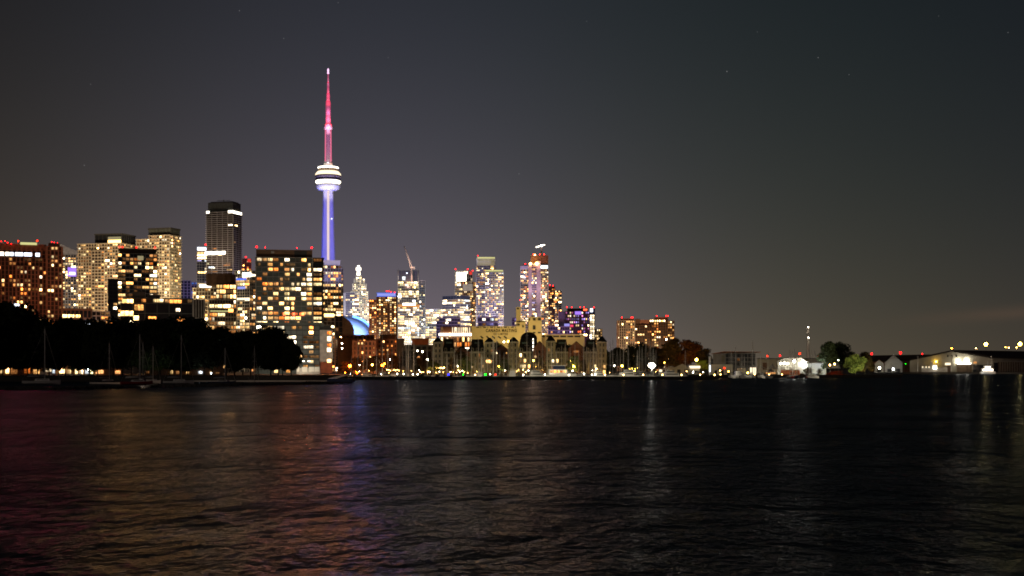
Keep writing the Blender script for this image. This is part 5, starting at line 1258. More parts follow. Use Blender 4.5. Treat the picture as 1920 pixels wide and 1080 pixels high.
SL = [(656,686,770,'lamp_orange',1.5,'big orange street lamp left of the two by the low brick apartments'),(698,684,775,'lamp_yellow',.95,'pale yellow street lamp between the two orange lamps'),
 (717,685,770,'lamp_orange',1.3,'orange street lamp, lower of a touching pair'),(721,682,772,'lamp_orange',.8,'orange street lamp, upper of a touching pair'),(674,684.5,770,'lamp_white',.35,'tiny white lamp right of the leftmost orange lamp'),
 (783,658,740,'lamp_white',.6,'tall white lamp post standing among the right masts of the cluster'),(792,659.5,745,'lamp_white',.75,'white lamp just right of the tall lamp post'),(801.5,674.5,742,'lamp_white',.75,'white lamp lower down beside the first turret'),
 (731,674,742,'lamp_white',.4,'small white lamp above a pale figure shaped sail'),(858,687,735,'lamp_white',.75,'white lamp under a street tree, right of the amber restaurant'),(936,687,735,'lamp_yellow',1.3,'large pale yellow lamp beside the lettered silo townhouse'),
 (947,694,735,'lamp_white',.8,'white lamp at quay level, right of the bright green lamp'),(1000,676,735,'lamp_yellow',.9,'yellow lamp high between two townhouses, below the barrel hall'),(1005,687,735,'lamp_yellow',.66,'bright yellow lamp below the red brick gables'),
 (1071,676.5,738,'lamp_yellow',.95,'left one of twin yellow lamps before the ochre terrace'),(1076.5,676,738,'lamp_warm',.8,'right one of twin yellow lamps before the ochre terrace'),(1076,687,735,'lamp_yellow',1.3,'large pale lamp below the twin yellow lamps'),
 (1118.5,691.5,735,'lamp_warm',.9,'warm lamp at the foot of the last townhouse'),(953,640.5,800,'lamp_yellow',1.2,'yellow roof level lamp right below the silo wall'),(945,641,800,'lamp_white',.7,'white roof level lamp left of the yellow one below the silo'),
 (1166.5,686,735,'lamp_yellow',.95,'greenish yellow lamp left of the marina floodlight'),(1152,685.5,735,'lamp_white',.5,'small white lamp between bare masts, left of the yellow lamp'),(1306,674.5,790,'lamp_yellow',1.5,'yellow street lamp glowing on the autumn tree'),
 (1249.5,636.5,800,'lamp_white',.6,'white lamp on a tall pole before the brownish tree'),(1246,680,740,'lamp_yellow',.4,'small yellow lamp right of the marina floodlight'),
 (1350,694,720,'lamp_warm',.8,'warm lamp under the dark patio umbrella'),(1358,690,722,'lamp_redorange',.6,'pinkish lamp beside the patio umbrella'),(1366,696.5,718,'lamp_yellow',.6,'yellow lamp at the foot of the pavilion'),
 (1402,699,716,'lamp_yellow',.7,'yellow lamp among the pale marquee tents'),(1261,698,716,'lamp_redorange',.6,'orange red lamp before the gable ended boat shed'),(1300,697,716,'lamp_white',.45,'small white lamp right of the gable ended boat shed'),
 (1556,684.5,745,'lamp_warm',.7,'left one of two warm lamps under the spreading dark tree'),(1565,682.5,745,'lamp_warm',.8,'right one of two warm lamps under the spreading dark tree'),(1572,675.5,752,'lamp_white',.35,'tiny white lamp inside the spreading dark tree'),
 (1649,690,1150,'lamp_white',1.6,'white lamp at the foot of the pale gabled shed'),(1675,692,1150,'lamp_cool',1.5,'bluish white lamp right of the pale gabled shed'),(1698,682,1160,'lamp_green',.4,'tiny green lamp left of the flagpole'),
 (1755.5,678,1148,'lamp_yellow',1.1,'yellow white lamp left of the hangar gable'),(1797,677,1149,'lamp_flood',2.4,'left one of two blazing lamps on the hangar front'),(1813,676.5,1149,'lamp_flood',2.4,'right one of two blazing lamps on the hangar front'),
 (1784.5,653,1200,'lamp_orange',1.1,'orange lamp at the hangar ridge'),(1830,653,1260,'lamp_warm',.7,'dim small lamp left of the first yellow light mast'),
 (1848.5,645.5,1330,'lamp_yellow',3.2,'blazing yellow light mast over the hangar roof, left one'),(1912.5,645,1330,'lamp_yellow',3.4,'blazing yellow light mast over the hangar roof, right one'),
 (1885.5,651,1330,'lamp_yellow',.66,'smaller warm mast light between the two blazing ones'),(1891.5,652,1332,'lamp_warm',.9,'faint mast light just right of the smaller warm one'),(1906,651.5,1330,'lamp_warm',.8,'faint mast light just left of the right blazing one'),
 (1439,667.5,1300,'lamp_redorange',1.2,'orange red mast light, leftmost behind the marquee tents'),(1462.5,667,1300,'lamp_red',1.3,'red mast light above the left end of the floodlit shed'),(1499.5,663,1300,'lamp_redorange',1.5,'orange mast light above the floodlit shed'),
 (1534,667.5,1300,'lamp_red',1.5,'red mast light right of the tall chimney'),(1634.5,663.5,1300,'lamp_red',1.6,'red mast light over the left end of the dark hangar roof'),(1688.5,661.5,1300,'lamp_red',1.9,'red mast light at the pale gable tip'),(1729,663.5,1300,'lamp_red',1.1,'small red mast light over the dark hangar roof'),
 (109,684,520,'lamp_cool',.22,'tiny bluish lamp at the park promenade under the trees'),(414,645,512,'lamp_cool',.28,'tiny lamp shining through the park trees'),(416.5,649.5,512,'lamp_cool',.32,'second tiny lamp just below it in the park trees'),
 (641.5,644,860,'lamp_white',.6,'upper one of two white lamps on the dark box building'),(641.3,653,860,'lamp_white',.65,'lower one of two white lamps on the dark box building'),(639,632,870,'lamp_warm',.7,'warm lamp atop the orange stair tower'),
 (376,698,500,'lamp_cool',.45,'white lamp low under the park trees, left of a second one'),(396,700,500,'lamp_cool',.3,'small white lamp low under the park trees'),(165,693,515,'lamp_cool',.28,'bluish lamp lighting a tree under the park canopy')]
for px, py, Y, mt, r, lab in SL: lamp(px, py, Y, mt, r, lab)
# the big floodlight: a mast with a bank of lamps
Y = 705
t = empty('floodlight_mast', (PX(1222, Y), Y, GZ), 0, 'mast with the blazing white bank of floodlights in the marina', 'floodlight')
m = MB(); m.tube((0, 0, 0), (0, 0, PZ(681, Y)-GZ), .14, .1, 'alu', 6); m.build('post', t)
m = MB(); m.box(-1.5, 1.5, .1, .3, PZ(689, Y)-GZ, PZ(681, Y)-GZ, 'alu'); m.build('frame', t)
for i in range(4):
    for j in range(3):
        if i in (0, 3) and j != 1: continue
        m = MB(); m.sphere((-1.35+i*.9, -.2, PZ(688.0-j*2.6, Y)-GZ), .52, 'lamp_flood', 8, 5); m.build('lamp', t)

# ------------------------------------------------------------------ restaurants, tents, pavilion and sheds on the quay
def light_string(px0, px1, py, Y, n, label, mat='lamp_warm', r=.3):
    t = empty('patio_canopy', (PX(px0, Y), Y, GZ), 0, label, 'patio')
    W = PX(px1, Y)-PX(px0, Y); h = PZ(py, Y)-GZ
    m = MB(); m.box(0, W, 0, 3, h, h+.25, 'canvas_white'); m.build('canopy', t)
    for k in range(5):
        m = MB(); m.tube((W*k/4, .1, 0), (W*k/4, .1, h), .07, .07, 'dark', 5); m.build('post', t)
    for k in range(n):
        m = MB(); m.sphere((W*(k+.5)/n, -.3, h-.25+rng.uniform(-.3, .3)), r*.55, mat, 8, 5); m.build('lamp', t)
light_string(724, 750, 693, 740, 8, 'patio canopy strung with warm lamps below the low brick apartments', 'lamp_warm', .3)
light_string(806, 834, 689, 738, 10, 'patio canopy with glaring cream lamps before the first turret', 'lamp_warm', .5)
light_string(862, 873, 677, 739, 4, 'upper patio canopy with warm lamps left of the lettered silo townhouse', 'lamp_warm', .4)
light_string(855, 873, 693, 737, 6, 'lower patio canopy with warm lamps left of the lettered silo townhouse', 'lamp_warm', .32)
light_string(1178, 1198, 690, 730, 4, 'yellow lit patio canopy left of the marina floodlight', 'lamp_yellow', .22)
for i, px in enumerate((788,794,800,806,812,818,824,831,838,845,850,856,862,870)):
    lamp(px, 697+(i % 3)*.8, 722, 'lamp_warm' if i % 3 else 'lamp_white', .26, f'tiny bollard light along the restaurant promenade, {ORD[i]} from the left', 'promenade bollard lights', GZ, 'bollard_light')
def shed(name, label, px0, px1, Y, eave, apex, mat, cat='shed', D=14, roof='canvas_white', doors=0):
    b = Bld(name, label, px0, px1, Y, D=D, cat=cat)
    b.mb('wall').prism([(0, 0), (b.W, 0), (b.W, b.z(eave)), (b.W/2, b.z(apex)), (0, b.z(eave))], 0, D, mat)
    m = MB()
    for sg in (0, 1):
        x0 = -.4 if sg == 0 else b.W+.4; xm = b.W/2
        za, zb2 = b.z(eave), b.z(apex)
        m.add([(x0, -.5, za), (xm, -.5, zb2+.05), (xm, D+.5, zb2+.05), (x0, D+.5, za), (x0, -.5, za+.3), (xm, -.5, zb2+.4), (xm, D+.5, zb2+.4), (x0, D+.5, za+.3)], BOXF, roof)
    m.build('roof', b.root)
    for k in range(doors):
        m = MB(); x = b.W*(k+.5)/doors; m.box(x-b.W*.22/doors, x+b.W*.22/doors, -.12, .1, .1, min(3.2, b.z(eave)*.8), 'dark'); m.build('door', b.root)
    b.done(); return b
b = shed('boat_shed', 'pale gable ended boat shed right of the marina floodlight', 1266, 1293, 740, 690, 683.5, 'tent', doors=2); b = shed('boat_shed', 'low long pale shed joined to the gable ended boat shed', 1250, 1267, 742, 691, 687.5, 'tent', doors=2)
b = Bld('kiosk', 'small kiosk with a bright cream canopy under the yellow street lamp', 1293.5, 1312, 765, D=4, cat='kiosk')
b.mb('wall').box(0, b.W, 0, 4, 0, b.z(690.5), 'tent'); m = MB(); m.box(-.3, b.W+.3, -1.2, 4, b.z(690.5), b.z(686), 'band_cream'); m.build('lit_canopy', b.root); m = MB(); m.box(.6, b.W-.6, -.1, .1, 1, 2.2, 'glass'); m.build('window', b.root); b.done()
b = Bld('container_office', 'long low white container office with dark windows, right below the floodlight', 1235, 1252, 716, D=3, cat='cabin')
b.mb('wall').box(0, b.W, 0, 3, 0, b.z(692), 'white_wall')
for a, c in ((1236,1241),(1243,1250.5)):
    m = MB(); m.box(b.lx(a), b.lx(c), -.08, .05, b.z(697), b.z(693.2), 'band_cream' if a == 1236 else 'w_dim'); o = m.build('window', b.root); set_uv(o.data)
b.done()
# flat roofed pavilion
b = Bld('pavilion', 'flat roofed glass pavilion with wide overhanging roof', 1335, 1424, 780, D=18, cat='pavilion')
L = b.lx
b.blk(L(1360), L(1416), 0, 18, 0, b.z(663), 'pale', 'glass', fh=2.3, bw=2.6, st=.22, sd=.15, pw=.2, pd=.1, lit=.05, pal='dimapt')
b.mb('wall').box(L(1337), L(1360), -.3, 17, 0, b.z(664), 'concrete'); b.mb('wall').box(L(1353), L(1359), -.5, -.3, b.z(680), b.z(667), 'stucco')
m = MB(); m.add([(L(1334), -3, b.z(664)), (L(1358), -4, b.z(660.5)), (L(1426), -3, b.z(661)), (L(1420), 20, b.z(661)), (L(1334), 20, b.z(663)), (L(1334), -3, b.z(663)), (L(1358), -4, b.z(659)), (L(1426), -3, b.z(660)), (L(1420), 20, b.z(659.5)), (L(1334), 20, b.z(662))], [(4,3,2,1,0),(5,6,7,8,9),(0,1,6,5),(1,2,7,6),(2,3,8,7),(3,4,9,8),(4,0,5,9)], 'rust_panel'); m.build('roof', b.root)
b.done(); fill_spot(1345, 700, 745, 1350, 672, 780, (1, .62, .4), 1800, 140); fill_spot(1395, 702, 750, 1395, 672, 780, (.9, .9, .7), 1500, 140)
b = Bld('low_block', 'long tan low block in front of the flat roofed pavilion', 1333, 1374, 745, D=8); b.mb('wall').box(0, b.W, 0, 8, 0, b.z(683), 'tent'); b.mb('roof').box(-.3, b.W+.3, -.4, 8.3, b.z(683), b.z(682.3), 'dark')
for k in range(3):
    m = MB(); m.box(b.W*(.15+.3*k), b.W*(.15+.3*k)+1.6, -.1, .1, .1, 2.4, 'dark'); m.build('door', b.root)
b.done(); fill_spot(1350, 700, 722, 1352, 690, 745, (1, .66, .34), 700, 150)
b = Bld('sign_pylon', 'slim pale pylon with a bright white strip left of the pavilion', 1329, 1332.5, 735, D=1, cat='pylon')
b.mb('wall').box(0, b.W, 0, 1, 0, b.z(668), 'white_wall'); b.piece('streak_tube', 1330, 1332.2, 697, 685, 'band_cool', -.15, .0); b.done(); fill_spot(1331, 700, 725, 1331, 675, 735, (.85, .95, 1), 200, 120)
# marquee tents
def marquee(px0, px1, Y, eave, apex, label, mat='canvas_white', lit=None):
    b = Bld('marquee_tent', label, px0, px1, Y, D=6, cat='tent', group='marquee tents on the quay'); W = b.W
    m = MB(); n = 8; vs = []; fs = []
    for i in range(n+1):
        t = i/n; s_2 = 1-abs(2*t-1); zz = b.z(eave)+(b.z(apex)-b.z(eave))*s_2**1.8
        vs += [(W*t, -.2, b.z(eave)-.1), (W*(.5+(t-.5)*.9), 1.6, b.z(eave)+(zz-b.z(eave))*.45), (W*(.5+(t-.5)*.75), 3, zz), (W*t, 6.2, b.z(eave)-.1)]
    for i in range(n):
        for k in range(3): q = i*4+k; fs.append((q, q+4, q+5, q+1))
    m.add(vs, fs, mat, True); m.build('canopy', b.root)
    for k in range(4):
        m = MB(); m.tube((W*k/3, 0, 0), (W*k/3, 0, b.z(eave)), .08, .08, 'alu', 5); m.build('post', b.root)
    m = MB(); m.tube((W/2, 3, 0), (W/2, 3, b.z(apex)+.3), .08, .06, 'alu', 5); m.build('centre_pole', b.root)
    if lit:
        m = MB(); m.box(W*.15, W*.85, 5.6, 5.9, .6, b.z(eave)-.3, lit); m.build('lit_back_wall', b.root)
    b.done()
marquee(1378, 1402, 722, 689, 683, 'pale marquee tent, leftmost of the row on the quay', lit='band_dimwarm'); marquee(1404, 1420, 724, 688, 683.5, 'pale marquee tent, second of the row with a bright gable', lit='band_cream')
marquee(1419, 1434, 724, 689, 684, 'pale marquee tent, third of the row on the quay'); marquee(1434, 1462, 726, 691, 681, 'tall peaked marquee tent nearest the floodlit shed', lit='band_dimwarm')
marquee(1340, 1358, 716, 694, 690, 'dark patio umbrella tent with a glowing lamp beneath', 'canvas'); marquee(1432, 1458, 714, 697, 690.5, 'low dark canopy over a red lit terrace', 'canvas', 'band_orange')
for px in range(880, 1330, 45): fill_spot(px, 701, 572, px, 672, 660, (1, .86, .6), 2600, 140)
for px in range(655, 880, 45): fill_spot(px, 701, 572, px, 672, 660, (1, .66, .38), 2300, 140)
for px in range(1360, 1560, 50): fill_spot(px, 700, 640, px, 678, 676, (1, .86, .62), 1000, 140)
for px, c, p_ in ((1390,(.85,.95,.7),700),(1412,(.85,.95,.75),900),(1445,(1,.8,.6),900),(1470,(1,.85,.6),700)): fill_spot(px, 703, 706, px, 690, 726, c, p_, 150)
# floodlit shed with four blazing lamps
b = Bld('boat_shed', 'low white shed washed out by four blazing floodlights near the tall chimney', 1458, 1513, 760, D=12, cat='shed')
L = b.lx
b.mb('wall').box(0, b.W, 0, 12, 0, b.z(679), 'white_wall'); m = MB(); m.prism([(-.5, b.z(679)), (b.W+.5, b.z(679)), (b.W*.8, b.z(671)), (b.W*.2, b.z(672))], -.4, 12.3, 'pale'); m.build('roof', b.root)
for a in (1464, 1480, 1496): b.piece('door', a, a+8, 700, 688, 'pale', -.1, .1)
b.done()
for i, (px, py) in enumerate(((1464,681.5),(1470.5,681),(1477,681.5),(1489.5,677.5),(1505,678),(1509,681))):
    t = lamp(px, py, 752, 'lamp_flood', .95 if i < 3 else 1.3, f'blazing floodlight before the low white shed, {ORD[i]} from the left', 'floodlights before the white shed', GZ, 'floodlight_lamp')
b = Bld('boat_hoarding', 'long white boundary panel running right from the floodlit shed', 1513, 1549, 770, D=1, cat='panel wall')
b.mb('wall').box(0, b.W, 0, .5, 0, b.z(681), 'white_wall'); b.done(); fill_spot(1520, 684, 752, 1524, 686, 770, (.9, .97, 1), 3500, 150); fill_spot(1540, 680, 757, 1540, 685, 770, (.9, .97, 1), 1800, 140)
b = Bld('ground_terrace', 'orange lit timber terrace wall at the water below the floodlit shed', 1464, 1500, 716, D=6, cat='terrace')
b.mb('wall').box(0, b.W, 0, 6, 0, b.z(694), 'rust_panel'); m = MB()
for k in range(14): m.box(b.W*k/14, b.W*k/14+.18, -.15, .0, .2, b.z(693)+.1, 'brown')
m.build('slat_screen', b.root); b.done(); fill_spot(1480, 702, 706, 1482, 697, 716, (1, .36, .08), 600, 150); fill_spot(1490, 701, 706, 1492, 697, 716, (1, .36, .08), 500, 150)
b = Bld('hedge', 'dull ochre hedge bank under the spreading dark tree', 1500, 1548, 718, D=5, cat='hedge')
cm = crown_mesh(77, 'leaf_brown', 2500, .5)
share('foliage', cm, b.root, (b.W*.25, 2, -.6), 0, (b.W*.62, 5, 4.5)); share('foliage', cm, b.root, (b.W*.75, 2, -.6), 1.2, (b.W*.62, 5, 4.0)); b.done()
fill_spot(1515, 702, 704, 1518, 694, 718, (1, .6, .2), 500, 150); fill_spot(1565, 700, 706, 1562, 694, 735, (1, .16, .04), 900, 150)
b = Bld('red_planter', 'red lit low bank at the waterline below the spreading tree', 1548, 1588, 712, D=4, cat='bank')
share('foliage', crown_mesh(78, 'leaf_autumn', 1800, .5), b.root, (b.W*.5, 2, -.8), 0, (b.W*1.1, 4, 3.4)); b.done(); fill_spot(1570, 705, 698, 1570, 699, 712, (1, .12, .04), 400, 150)
fill_spot(1610, 699, 722, 1612, 682, 746, (.95, 1, .5), 20000, 130); fill_spot(1630, 698, 728, 1628, 680, 750, (1, .9, .45), 9000, 130)
fill_spot(1306, 680, 786, 1308, 690, 799, (1, .85, .2), 9000, 150); fill_spot(1290, 694, 780, 1288, 668, 834, (1, .26, .08), 12000, 130); fill_spot(1270, 690, 770, 1262, 660, 840, (1, .5, .2), 4000, 130); fill_spot(1316, 690, 780, 1320, 668, 824, (1, .8, .25), 3500, 130)
fill_spot(1222, 684, 702, 1222, 670, 820, (1, .95, .8), 5000, 140); fill_spot(1185, 694, 770, 1182, 675, 836, (1, .85, .4), 2500, 130); fill_spot(1198, 697, 775, 1198, 688, 790, (1, .75, .25), 1200, 150)
for px in (672, 700, 735): fill_spot(px, 699, 752, px, 682, 785, (1, .36, .08), 6000, 150)
for px, c in ((862,(1,.7,.2)),(872,(.9,.9,.4)),(936,(.8,.9,.5)),(1012,(.8,.9,.45)),(1076,(.9,.9,.4)),(1092,(.9,.9,.4)),(812,(1,.7,.2))): fill_spot(px, 702, 714, px, 684, 734, c, 1500, 150)
fill_spot(296, 699, 492, 298, 692, 505, (.75, 1, .6), 480, 110); fill_spot(283, 700, 490, 283, 694, 505, (.8, 1, .6), 240, 110)
# tall chimney
Y = 1180
t = empty('chimney', (PX(1515, Y), Y, GZ), 0, 'tall slender tapering chimney with a paler top and two white lamps', 'chimney')
u = Y/F; z_ = lambda py: PZ(py, Y)-GZ
m = MB(); m.tube((.4*u, 0, 0), (0, 0, z_(625)), 3.6*u, 2.2*u, 'concrete', 12); m.build('shaft', t)
m = MB(); m.tube((0, 0, z_(625)), (-.2*u, 0, z_(614)), 2.5*u, 2.4*u, 'pale', 12); m.build('top', t)
m = MB(); m.sphere((0, -2.2*u, z_(613.2)), .35, 'lamp_white'); m.build('lamp', t); m = MB(); m.sphere((0.2, -2.8*u, z_(632.8)), .32, 'lamp_white'); m.build('lamp', t)
fill_spot(1513, 690, 1120, 1515, 620, 1180, (1, .75, .55), 40000, 80); fill_spot(1513, 640, 1150, 1515, 619, 1180, (1, .85, .6), 9000, 60)
b = Bld('low_warehouse', 'low tan warehouse behind the marquee tents', 1420, 1540, 1000, D=20); b.mb('wall').box(0, b.W, 0, 20, 0, b.z(673), 'hangar_wall'); b.mb('roof').box(-.5, b.W+.5, -.5, 20.5, b.z(673), b.z(671.8), 'dark')
for k in range(4): b.piece('door', 1430+k*26, 1438+k*26, 693, 680, 'brown', -.1, .1)
b.done(); fill_spot(1435, 690, 975, 1440, 680, 1000, (1, .75, .4), 2500, 150)

# ------------------------------------------------------------------ airport
b = Bld('hangar', 'long dark roofed hangar behind the pale gabled sheds', 1632, 1772, 1260, D=50, cat='hangar'); L = b.lx
b.mb('wall').box(0, b.W, 0, 50, 0, b.z(677), 'brown')
m = MB(); m.prism([(-1, b.z(678)), (-1, b.z(666.5)), (b.W+.5, b.z(664.5)), (b.W+.5, b.z(675))], -1.2, 52, 'roof_dark'); m.build('roof', b.root)
for k in range(6): b.piece('door', 1642+k*21, 1655+k*21, 696, 682, 'hangar_door', -.2, .1)
b.done()
Y = 1150
def hangar_gable():
    t = empty('hangar', (PX(1785, Y), Y, GZ), 0, 'large pale hangar with shallow gable and long dark roof at the right edge', 'hangar')
    X = lambda px: PX(px, Y)-PX(1785, Y); Z = lambda py: PZ(py, Y)-GZ
    rx, ry = X(2110), 130.0
    g0 = [(X(1706), 0), (X(1706), Z(676)), (0, Z(659.5)), (X(1862), Z(672)), (X(1862), 0)]
    vs = [(x, 0, z) for x, z in g0] + [(x+rx, ry, z) for x, z in g0]
    m = MB(); m.add(vs, [(0,4,3,2,1),(5,6,7,8,9),(0,1,6,5),(3,4,9,8)], 'hangar_wall'); m.build('wall', t)
    ov = [(X(1704), Z(676.3)+.1), (0, Z(659.3)+.15), (X(1865), Z(672.3)+.1)]
    m = MB(); q = []
    for k, (dx, dy) in enumerate(((0, -1.2), (rx, ry))):
        for x, z in ov: q.append((x+dx, dy, z))
        for x, z in ov: q.append((x+dx, dy, z+1.3))
    m.add(q, [(0,1,7,6),(1,2,8,7),(3,9,10,4),(4,10,11,5),(0,3,4,1),(1,4,5,2),(6,7,10,9),(7,8,11,10),(0,6,9,3),(2,5,11,8)], 'roof_dark'); m.build('roof', t)
    for px in (1777, 1784.5, 1793):
        m = MB(); m.box(X(px-1.2), X(px+1.2), -.3, .1, Z(669.5), Z(665.5), 'dark'); m.build('window', t)
    for p0, p1 in ((1776,1784),(1794,1822),(1824,1842),(1842,1860)):
        m = MB(); m.box(X(p0), X(p1), -.35, .1, .1, Z(682 if p0 == 1794 else 684), 'glass' if p0 > 1800 else 'hangar_door'); m.build('door', t)
    m = MB(); m.box(X(1794), X(1820), -.9, -.4, Z(683), Z(680), 'band_white'); m.build('lit_fascia', t)
    m = MB(); m.box(X(1825), X(1831), -.6, -.36, Z(681.5), Z(678), 'band_orange'); m.build('window', t)
    m = MB(); m.box(X(1772), X(1782), -.6, -.36, Z(684.5), Z(680.5), 'band_cream'); m.build('window', t)
    # ribbed doors on the long side
    m = MB(); d = Vector((rx, ry)).normalized(); nrm = Vector((d.y, -d.x))
    x0, y0 = X(1862), 0
    for k in range(30):
        s0 = 8+k*4.2; a = Vector((x0, y0))+d*s0; c = a+d*2.6
        m.plan([(a.x+nrm.x*.3, a.y+nrm.y*.3), (c.x+nrm.x*.3, c.y+nrm.y*.3), (c.x-nrm.x*.05, c.y-nrm.y*.05), (a.x-nrm.x*.05, a.y-nrm.y*.05)], .2, Z(678.5), 'hangar_door')
    m.build('sliding_door', t)
    m = MB(); a = Vector((x0, y0))+d*1; c = a+d*7
    m.plan([(a.x+nrm.x*.2, a.y+nrm.y*.2), (c.x+nrm.x*.2, c.y+nrm.y*.2), (c.x-nrm.x*.05, c.y-nrm.y*.05), (a.x-nrm.x*.05, a.y-nrm.y*.05)], .2, Z(680), 'glass'); m.build('glazed_front', t)
hangar_gable()
fill_spot(1800, 699, 1100, 1790, 670, Y, (1, .76, .5), 4200, 140); fill_spot(1750, 699, 1100, 1745, 680, Y, (1, .8, .5), 2600, 140); fill_spot(1850, 699, 1100, 1850, 676, Y, (1, .86, .6), 2400, 140); fill_spot(1895, 699, 1100, 1900, 680, 1175, (1, .75, .55), 6000, 140)
shed('gabled_shed', 'pale gabled shed with steep roof left of the dark hangar', 1659, 1692, 1165, 681, 666, 'hangar_wall', 'shed', 20, 'canvas_white', 2)
shed('gabled_shed', 'smaller tan gabled shed left of the pale steep one', 1640, 1657, 1165, 682, 675, 'hangar_wall', 'shed', 16, 'rust_panel', 1)
fill_spot(1660, 699, 1135, 1670, 685, 1165, (1, .8, .55), 1500, 150); fill_spot(1648, 699, 1140, 1648, 685, 1165, (1, .7, .45), 1000, 150)
b = Bld('low_terminal', 'low white lit airport building with a bright box front', 1728, 1776, 1140, D=8); L = b.lx
b.mb('wall').box(0, b.W, 0, 8, 0, b.z(689), 'white_wall'); b.mb('wall').box(L(1744), L(1748), -.3, 6, b.z(689), b.z(677), 'white_wall'); b.mb('wall').box(L(1749), L(1757), -.4, 6, b.z(689), b.z(684), 'white_wall')
m = MB(); m.box(L(1749.5), L(1756.5), -.8, -.45, b.z(692), b.z(685.5), 'band_white'); m.build('lit_front', b.root)
for i, a in enumerate((1729, 1735.5, 1741)): b.piece('window', a, a+2, 684+5.5, 682+5, 'band_cream', -.3, .1)
b.done(); fill_spot(1740, 699, 1128.9, 1745, 690, 1140, (1, .9, .7), 1400, 150)
for i, (px, h0, lab) in enumerate(((1721,668.5,'bare white flagpole between the dark hangar and the lit terminal'),(1783.5,668,'thin pole before the hangar gable'),(1858.5,668,'tall white pole right of the white service truck'))):
    t = empty('flagpole', (PX(px, 1132), 1132, GZ), 0, lab, 'pole'); m = MB(); m.tube((0, 0, 0), (0, 0, PZ(h0, 1132)-GZ), .38, .25, 'white_wall', 6); m.build('pole', t); m = MB(); m.sphere((0, 0, PZ(h0, 1132)-GZ), .4, 'alu'); m.build('finial', t)
    fill_spot(px-6, 697, 1129, px, 682, 1132, (1, .95, .85), 160, 130)
# white moored tug by the hangar
Y = 1122
t = empty('ferry', (PX(1852, Y), Y, 0), 0, 'brightly lit small white ferry with stepped deckhouse before the hangar', 'ferry')
share('hull', hull_mesh(13, 4.5, 2.0, 'hull_white'), t)
m = MB(); m.box(-5, 4, -1.8, 1.8, 1.8, 4.6, 'hull_white'); m.box(-3, 2, -1.5, 1.5, 4.6, 6.8, 'hull_white'); m.build('deckhouse', t)
m = MB(); m.box(-4.8, 3.8, -1.95, -1.82, 2.7, 4.1, 'band_white'); m.box(-2.8, 1.8, -1.65, -1.52, 5.2, 6.3, 'band_white'); m.build('lit_window', t)
m = MB(); m.tube((0, 0, 6.8), (0, 0, 11), .2, .12, 'hull_white'); m.build('mast', t)
fill_spot(1846, 699.5, 1114, 1852, 694, Y, (1, .98, .9), 700, 140)

# ------------------------------------------------------------------ cars and lit shopfronts seen between the park trunks
def car(px, Y, mat, label, rz=0, s=1.0, group='parked vehicles behind the park trunks', van=False):
    r = empty('parked_van' if van else 'parked_car', (PX(px, Y), Y, GZ), rz, label, 'van' if van else 'car', group)
    m = MB(); L_ = 2.3
    if van: m.prism([(-2.6,.4),(2.6,.4),(2.6,1.1),(2.0,1.3),(1.5,2.3),(-2.6,2.35)], -.95, .95, mat)
    else: m.prism([(-2.2,.35),(2.2,.35),(2.2,.8),(1.1,.95),(.5,1.42),(-1.0,1.45),(-1.8,.98),(-2.2,.9)], -.88, .88, mat)
    m.build('body', r)
    m = MB(); m.prism([(-.9,.98),(.95,.98),(.45,1.38),(-.95,1.40)] if not van else [(.4,1.35),(1.9,1.35),(1.45,2.2),(.4,2.2)], -.97 if van else -.9, .97 if van else .9, 'glass'); m.build('window', r)
    for x in (-1.35, 1.35):
        for y in (-.8, .8):
            m = MB(); m.tube((x, y-.1, .33), (x, y+.1, .33), .33, .33, 'rubber', 12); m.build('wheel', r)
    for y in (-.6, .6):
        m = MB(); m.box(2.18 if not van else 2.58, 2.3 if not van else 2.66, y-.16, y+.16, .6, .76, 'white_wall'); m.build('headlight', r)
    return r
car(88, 540, 'car_white', 'white van with red lit flank parked between the left park trunks', van=True); car(98, 541, 'car_red', 'red car parked next to the white van behind the trunks')
car(118, 540, 'car_white', 'white car parked behind the trunks below the white lit shopfront'); car(128, 541, 'car_white', 'second white car, right of the first, behind the trunks', 3.1)
car(60, 540, 'car_dark', 'dark car parked behind the trunks near the red lit shopfront'); car(150, 540, 'car_white', 'white car parked behind the trunks, left of a small bush'); car(172, 541, 'car_dark', 'dark car parked behind the trunks, right of a small bush')
for px, c, p_ in ((88,(1,.5,.3),70),(100,(1,.4,.3),60),(122,(1,.95,.75),110),(150,(1,.95,.7),80),(172,(.8,.95,.7),60),(60,(1,.5,.2),50),(25,(1,.85,.5),60)):
    fill_spot(px, 698, 530, px, 696, 541, c, p_, 150)
b = Bld('shop_row', 'low row of lit shopfronts glimpsed between the park trunks', -40, 232, 600, D=10, cat='shops'); L = b.lx
b.mb('wall').box(0, b.W, 0, 10, 0, b.z(681), 'brown'); b.mb('roof').box(-.3, b.W+.3, -.6, 10.3, b.z(681), b.z(680), 'dark')
for i, (a, c, y0, y1, mt) in enumerate(((0,6,700,692,'w_cream'),(10,17,700,690,'w_cream'),(19,32,701,690,'w_dim'),(18,30,680.4,678.8,'band_red'),(45,56,700,690,'w_amber'),(62,74,701,693,'w_warm'),(84,97,697,691,'w_white'),(98,103,700,690,'w_cool'),(109,124,700,692,'w_cream'),(127,134,701,693,'w_cream'),(142,147,701,692,'w_cream'),(151,157,701,694,'w_white'),(161,168,701,692,'w_cool'),(170,176,701,693,'w_yellow'),(181,197,701,694,'w_dim'),(220,230,701,695,'w_dim'))):
    o = b.piece('shop_window' if mt != 'band_red' else 'red_sign', a, c, y0, y1, mt, -.8, -.4); set_uv(o.data)
b.done()
b = Bld('shop_row', 'dim low row of shopfronts right of the green lit trees', 272, 420, 610, D=10, cat='shops'); L = b.lx
